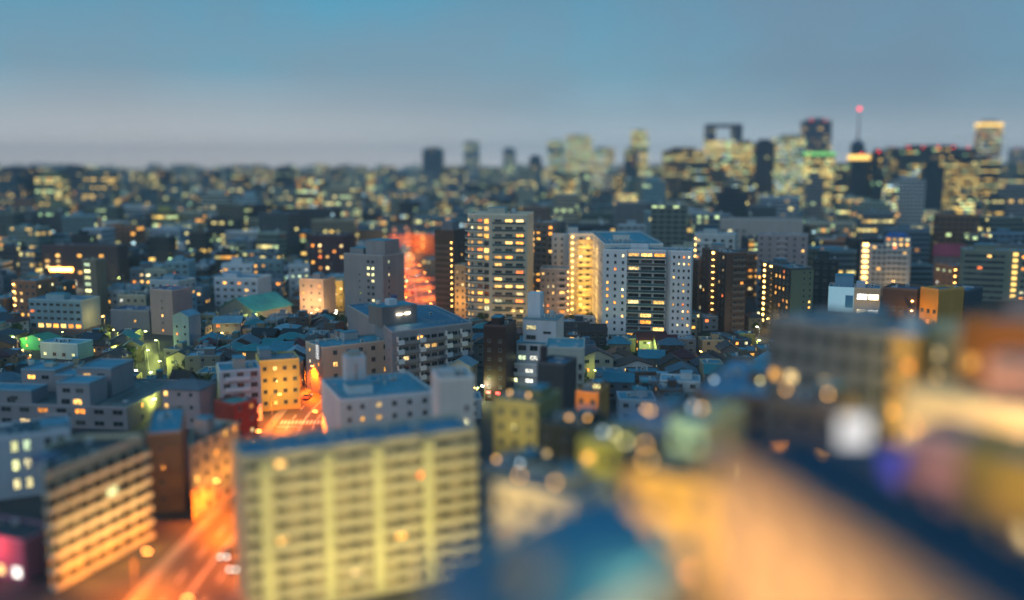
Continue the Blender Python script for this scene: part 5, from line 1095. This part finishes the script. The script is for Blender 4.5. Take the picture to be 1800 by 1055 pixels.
for _ in range(4000):
    if n >= 95: break
    y = R.uniform(275, 440); x = R.uniform(-.56 * y, -66) if R.random() < .72 else R.uniform(-20, .3 * y)
    P = [(x - 1.6, y - 1.6), (x + 1.6, y - 1.6), (x + 1.6, y + 1.6), (x - 1.6, y + 1.6)]
    if free(P, 6.5, .1): tree(x, y, R.uniform(.8, 1.25)); FOOT.append((P, 0, 0, None, y)); n += 1
for _ in range(30):
    y = R.uniform(405, 440); x = R.uniform(-14, 34); P = [(x - 1, y - 1), (x + 1, y - 1), (x + 1, y + 1), (x - 1, y + 1)]
    if free(P, 5, .1): tree(x, y, R.uniform(.7, 1)); FOOT.append((P, 0, 0, None, y))
for i in range(70):      # the park on the right
    y = R.uniform(720, 1000); x = (R.uniform(1565, 1820) - 900) / FPX * y
    tree(x, y, R.uniform(1.6, 2.6), 'park trees on the right', R.choice((1, 3)))
b = MB(); rr = random.Random(77)
for i in range(5200):
    y = rr.uniform(705, 1008); x = (rr.uniform(1556, 1840) - 900) / FPX * y; z = rr.uniform(1.5, 6.5); k = rr.uniform(.7, 1.6); u = Vector((rr.gauss(0, .6), rr.gauss(0, .6), 1)).normalized(); t = u.orthogonal().normalized(); s_ = u.cross(t); c = Vector((x, y, z))
    b.face([tuple(c - t * k), tuple(c + s_ * k), tuple(c + t * k), tuple(c - s_ * k)])
o = b.build('park_undergrowth', 'leaf'); o['kind'] = 'stuff'; o['label'] = 'dark leafy mass of the park below the right-hand offices'; o['category'] = 'undergrowth'

# ------------------------------------------------------------------ lamps, traffic lights, poles, cars
def lamp_proto(mat, h, arm):
    q = MB(); q.cyl(0, 0, 0, h, .11, .07, 8); q.cyl(0, 0, 0, .6, .18, .16, 8); pole = q.mesh('pole', 'metal_paint')
    q = MB(); q.bar((0, 0, h - .1), (arm, 0, h + .35), .05); am = q.mesh('arm', 'metal_paint')
    q = MB(); q.box(arm - .25, arm + .65, -.17, .17, h + .3, h + .48); hd = q.mesh('lamp_head', 'metal_paint')
    q = MB(); q.box(arm - .2, arm + .6, -.2, .2, h + .12, h + .296); bl = q.mesh('bulb', mat); return pole, am, hd, bl, arm, h
LP = {'orange': lamp_proto('lamp_orange', 8.6, 2.2), 'lime': lamp_proto('lamp_lime', 5.2, .9), 'pale': lamp_proto('lamp_pale', 5.0, .8), 'amber': lamp_proto('lamp_amber', 5.2, .9)}
LCOL = {'orange': (1, .16, .002), 'lime': (.86, 1, .16), 'pale': (1, .86, .55), 'amber': (1, .58, .14)}
LDATA = {}
def lamp(x, y, rz, kind, power, base, place=None, group=None, mode='near'):
    pole, am, hd, bl, arm, h = LP[kind]; t = thing('street_lamp', '', 'street lamp', (x, y, .01), rz, group)
    link('pole', pole, t, (.25, .26, .26)); link('arm', am, t, (.25, .26, .26)); o = link('lamp_head', hd, t, (.3, .3, .3)); link('bulb', bl, o)
    k = (kind, power)
    if k not in LDATA:
        l = bpy.data.lights.new('lamp_light', 'SPOT' if kind == 'orange' else 'POINT'); l.energy = power; l.color = LCOL[kind]; l.shadow_soft_size = .25; LDATA[k] = l
        if kind == 'orange': l.spot_size = radians(142); l.spot_blend = .55
    lo = bpy.data.objects.new('lamp_light', LDATA[k]); COL.objects.link(lo); lo.parent = t; lo.location = (arm + .2, 0, h - .25)
    later(t, base, place, x, y, h, mode)
y = 138.0; i = 0
while y < 1000:
    s = -1 if i % 2 else 1; lamp(avx(y) + s * 8.4, y, pi if s > 0 else 0, 'orange', 46000, 'tall orange street lamp', f'on the {"right" if s > 0 else "left"} kerb of the avenue', 'street lamps along the avenue'); y += 17 + y * .008; i += 1
for i, y in enumerate((276, 294, 312, 330, 350, 370, 390)): lamp(alx(y) + (2.9 if i % 2 else -2.9), y, pi if i % 2 else 0, 'lime', 2600, 'yellow-green street lamp in the narrow lit alley', ' ', 'lamps of the lit alley')
for i in range(9): lamp(-92 + i % 3 * 5, 430 + i // 3 * 9, R.uniform(0, 6), R.choice(('amber', 'pale')), 1700, 'small shop street lamp', 'below the peach lit block', 'lamps of the shopping lane')
n = 0
for _ in range(3000):
    if n >= 62: break
    y = R.uniform(285, 450); x = R.uniform(-.54 * y, -66) if R.random() < .6 else R.uniform(-25, .36 * y)
    P = [(x - .6, y - .6), (x + .6, y - .6), (x + .6, y + .6), (x - .6, y + .6)]
    if free(P, 5.5, .1):
        k = R.choice(('pale', 'amber', 'lime', 'amber')); lamp(x, y, R.uniform(0, 6), k, 2300, f'{ {"pale": "white", "amber": "amber", "lime": "yellow-green"}[k]} lit small street lamp', None, 'small street lamps between the houses', 'left'); FOOT.append((P, 0, 0, None, y)); n += 1
n = 0
for _ in range(1500):
    if n >= 34: break
    y = R.uniform(445, 690); x = R.uniform(-.54 * y, -66) if R.random() < .7 else R.uniform(-30, .54 * y)
    P = [(x - .6, y - .6), (x + .6, y - .6), (x + .6, y + .6), (x - .6, y + .6)]
    if free(P, 5.5, .1): lamp(x, y, R.uniform(0, 6), R.choice(('amber', 'amber', 'pale', 'lime')), 3000, 'small lit lamp post', None, 'small street lamps between the houses', 'left'); FOOT.append((P, 0, 0, None, y)); n += 1
def traffic_light(x, y, rz, place):
    t = thing('traffic_light', f'traffic light showing green {place}', 'traffic light', (x, y, .15), rz, 'traffic lights of the avenue')
    q = MB(); q.cyl(0, 0, 0, 6.2, .12, .09, 8); q.build('pole', 'metal_paint', t, (.3, .3, .3)); q = MB(); q.bar((0, 0, 5.8), (4.4, 0, 6.0), .06); q.build('arm', 'metal_paint', t, (.3, .3, .3))
    q = MB(); q.box(2.8, 4.6, -.16, .16, 5.3, 5.85); o = q.build('signal_head', 'metal_paint', t, (.1, .12, .12))
    for k, m_ in enumerate(('lamp_green', 'glass_dark', 'glass_dark')):
        q = MB(); q.box(2.95 + k * .55, 3.38 + k * .55, -.3, -.165, 5.36, 5.8); q.build('lens', m_, o)
traffic_light(avx(557) - 8, 557, 0, 'on the left of the far crossing'); traffic_light(avx(602) + 8, 602, pi, 'on the right of the far crossing') 
traffic_light(avx(350) - 8, 349, 0, 'near the plain grey tower'); traffic_light(avx(468) + 8, 468, pi, 'beyond the blue-roofed balcony slab')
q = MB(); q.cyl(0, 0, 0, 10, .17, .11, 8); pm = q.mesh('pole', 'pavement_slab'); q = MB(); q.box(-1, 1, -.05, .05, 9.2, 9.32); q.box(-.8, .8, -.05, .05, 8.5, 8.62); cm = q.mesh('crossarm', 'metal_paint'); q = MB(); q.cyl(.45, 0, 7.2, 8.2, .28, .28, 10); tm = q.mesh('transformer', 'metal_paint')
n = 0
for _ in range(2000):
    if n >= 26: break
    y = R.uniform(285, 430); x = R.uniform(-.53 * y, -66); P = [(x - .5, y - .5), (x + .5, y - .5), (x + .5, y + .5), (x - .5, y + .5)]
    if free(P, 10, .1):
        t = thing('utility_pole', '', 'utility pole', (x, y, 0), R.uniform(-.4, .4), 'utility poles of the low rise streets'); link('pole', pm, t); link('crossarm', cm, t, (.2, .2, .2)); link('transformer', tm, t, (.35, .36, .36)); later(t, 'thin grey utility pole', None, x, y, 8); n += 1; FOOT.append((P, 0, 0, None, y))
prof = [(-2.15, .35), (2.15, .35), (2.2, .75), (1.55, .95), (-1.9, 1.0), (-2.2, .85)]
q = MB()
for s in (-1, 1):
    f = [(.85 * s, p[0], p[1]) for p in prof]; q.face(f if s > 0 else f[::-1])
for i in range(6):
    a_, c_ = prof[i], prof[(i + 1) % 6]; q.face([(-.85, a_[0], a_[1]), (-.85, c_[0], c_[1]), (.85, c_[0], c_[1]), (.85, a_[0], a_[1])])
body = q.mesh('body', 'metal_paint')
q = MB(); A_ = [(-.8, 1.3, .97), (.8, 1.3, .97), (.8, -1.75, 1.02), (-.8, -1.75, 1.02)]; B_ = [(-.65, .55, 1.42), (.65, .55, 1.42), (.65, -1.2, 1.44), (-.65, -1.2, 1.44)]
for i in range(4): j = (i + 1) % 4; q.face([A_[j], A_[i], B_[i], B_[j]], 1)
q.face(B_[::-1], 0); cab = q.mesh('cabin', ['metal_paint', 'glass_dark'])
q = MB()
for s in (-1, 1):
    q.face([(s * .11, .32 * cos(k * pi / 6), .32 * sin(k * pi / 6)) for k in range(12)][::s])
for k in range(12):
    a0, a1 = k * pi / 6, (k + 1) * pi / 6; q.face([(-.11, .32 * cos(a0), .32 * sin(a0)), (.11, .32 * cos(a0), .32 * sin(a0)), (.11, .32 * cos(a1), .32 * sin(a1)), (-.11, .32 * cos(a1), .32 * sin(a1))])
wh = q.mesh('wheel', 'rubber')
q = MB(); q.box(-.22, .22, 2.18, 2.26, .58, .8); hl = q.mesh('headlight', 'head_light'); q = MB(); q.box(-.22, .22, -2.26, -2.19, .62, .85); tl = q.mesh('tail_light', 'tail_light')
CC = [('white', (.7, .7, .7)), ('black', (.02, .02, .02)), ('silver', (.45, .46, .47)), ('dark blue', (.02, .04, .15)), ('red', (.4, .02, .02)), ('yellow', (.65, .4, .03))]
def car(x, y, rz, word, col):
    t = thing('car', '', 'car', (x, y, .03), rz, 'cars on the avenue'); link('body', body, t, col); link('cabin', cab, t, col)
    for sx in (-.78, .78):
        for sy in (1.35, -1.35): link('wheel', wh, t, None, (sx, sy, .32))
    for sx in (-.6, .6): link('headlight', hl, t, None, (sx, 0, 0)); link('tail_light', tl, t, None, (sx, 0, 0))
    away = abs(rz) < 1.6; later(t, f'{word} car {"driving away on the left" if away else "coming closer on the right"} side of the avenue', ' ', x, y, 1, 'near')
y = 172.0
while y < 900:
    for o_ in (-5.3, -1.9, 1.9, 5.3):
        if R.random() < .3:
            yy = y + R.uniform(-3, 3); word, c = R.choice(CC); ang = atan2(avx(yy + 3) - avx(yy - 3), 6); car(avx(yy) + o_, yy, -ang if o_ < 0 else pi - ang, word, c)
    y += 13 + y * .012
# ------------------------------------------------------------------ air
if HAZE:
    q = MB(); q.box(-5300, 5300, -260, 7000, -1, 180); o = q.build('haze', 'soil'); m = mk('haze'); nt, ns, ln = nodes_of(m); v = ns.new('ShaderNodeVolumePrincipled'); v.inputs['Color'].default_value = (.86, .96, 1.0, 1); v.inputs['Density'].default_value = HAZE; v.inputs['Anisotropy'].default_value = .1
    out = ns.new('ShaderNodeOutputMaterial'); ln.new(v.outputs[0], out.inputs['Volume']); o.data.materials.clear(); o.data.materials.append(m); o['kind'] = 'stuff'; o['label'] = 'thin blue evening haze over the whole city'; o['category'] = 'haze'
# leave out the repeats the photo shows nothing of
from mathutils.bvhtree import BVHTree
bpy.context.view_layer.update()
bv, bf = [], []
for o in bpy.data.objects:
    if o.type == 'MESH' and o.name.split('.')[0] in ('wall', 'upper_storey', 'penthouse', 'gable_roof', 'hip_roof', 'roof'):
        n = len(bv); bv += [o.matrix_world @ v.co for v in o.data.vertices]; bf += [tuple(n + i for i in p.vertices) for p in o.data.polygons]
bvh = BVHTree.FromPolygons(bv, bf); EYE = Vector((0, 0, CAMZ))
def seen(p):
    px, py = project(*p)
    if not (-6 < px < W0 + 6 and -6 < py < H0 + 6): return False
    dv = Vector(p) - EYE; L = dv.length; hit = bvh.ray_cast(EYE, dv / L, L - .9)
    return hit[0] is None
def family(o): return [o] + [g for c in o.children for g in family(c)]
gone = 0; DEAD = []
for it in list(PENDING):
    o = it[0]; nm = o.name.split('.')[0]; pts = []
    if nm in ('house', 'city_block'):
        w_ = next(c for c in o.children if c.name.startswith('wall')); co_ = [o.matrix_basis @ v.co for v in w_.data.vertices]; zt = max(v.z for v in co_); B4 = [v for v in co_ if v.z > zt - .1]
        lo = [v for v in B4]; cen = sum((v for v in lo), Vector()) / len(lo)
        for v in lo:
            for k in (1.0, .5): q = cen + (v - cen) * k; pts.append((q.x, q.y, zt + .75))
            q = v + (v - cen).normalized() * .1
            for k in (.35, .6, .85): pts.append((q.x, q.y, zt * k))
    elif nm == 'tree':
        s_ = o.scale[0]; pts = [(o.location.x + a, o.location.y - 1.5 * s_, z * s_) for a in (-1.5, 0, 1.5) for z in (2.5, 4, 5.3)]
    elif nm == 'street_lamp': pts = [(o.location.x, o.location.y, z) for z in (3.0, 5.0, 8.8 if o.children[0].data == LP['orange'][0] else 5.2)]
    elif nm == 'car': pts = [(o.location.x, o.location.y, 1.4), (o.location.x, o.location.y - 1.9, 1.0), (o.location.x + .8, o.location.y, 1.0)]
    else: pts = [(o.location.x, o.location.y, z) for z in (5, 8, 9.8)]
    if nm == 'street_lamp' and o.get('group', '').endswith('avenue') and o.location.y < 700: continue
    if sum(seen(p) for p in pts) < (2 if nm in ('house', 'city_block', 'tree') else 1):
        DEAD += family(o)
        PENDING.remove(it); gone += 1; THINGS.remove(o) if False else None
bpy.data.batch_remove(DEAD)
THINGS[:] = [t for t in bpy.data.objects if t.parent is None and 'category' in t.keys()]
print('left out', gone)
settle_labels()
for t in THINGS:
    t['label'] = ' '.join(t['label'].split()).replace(' ,', ',')
print('THINGS', len(THINGS), 'OBJECTS', len(bpy.data.objects), 'houses', NH, 'blocks', NB - NH, 'lights', len([o for o in bpy.data.objects if o.type == 'LIGHT']), 'boxes', len(fs) // 5)
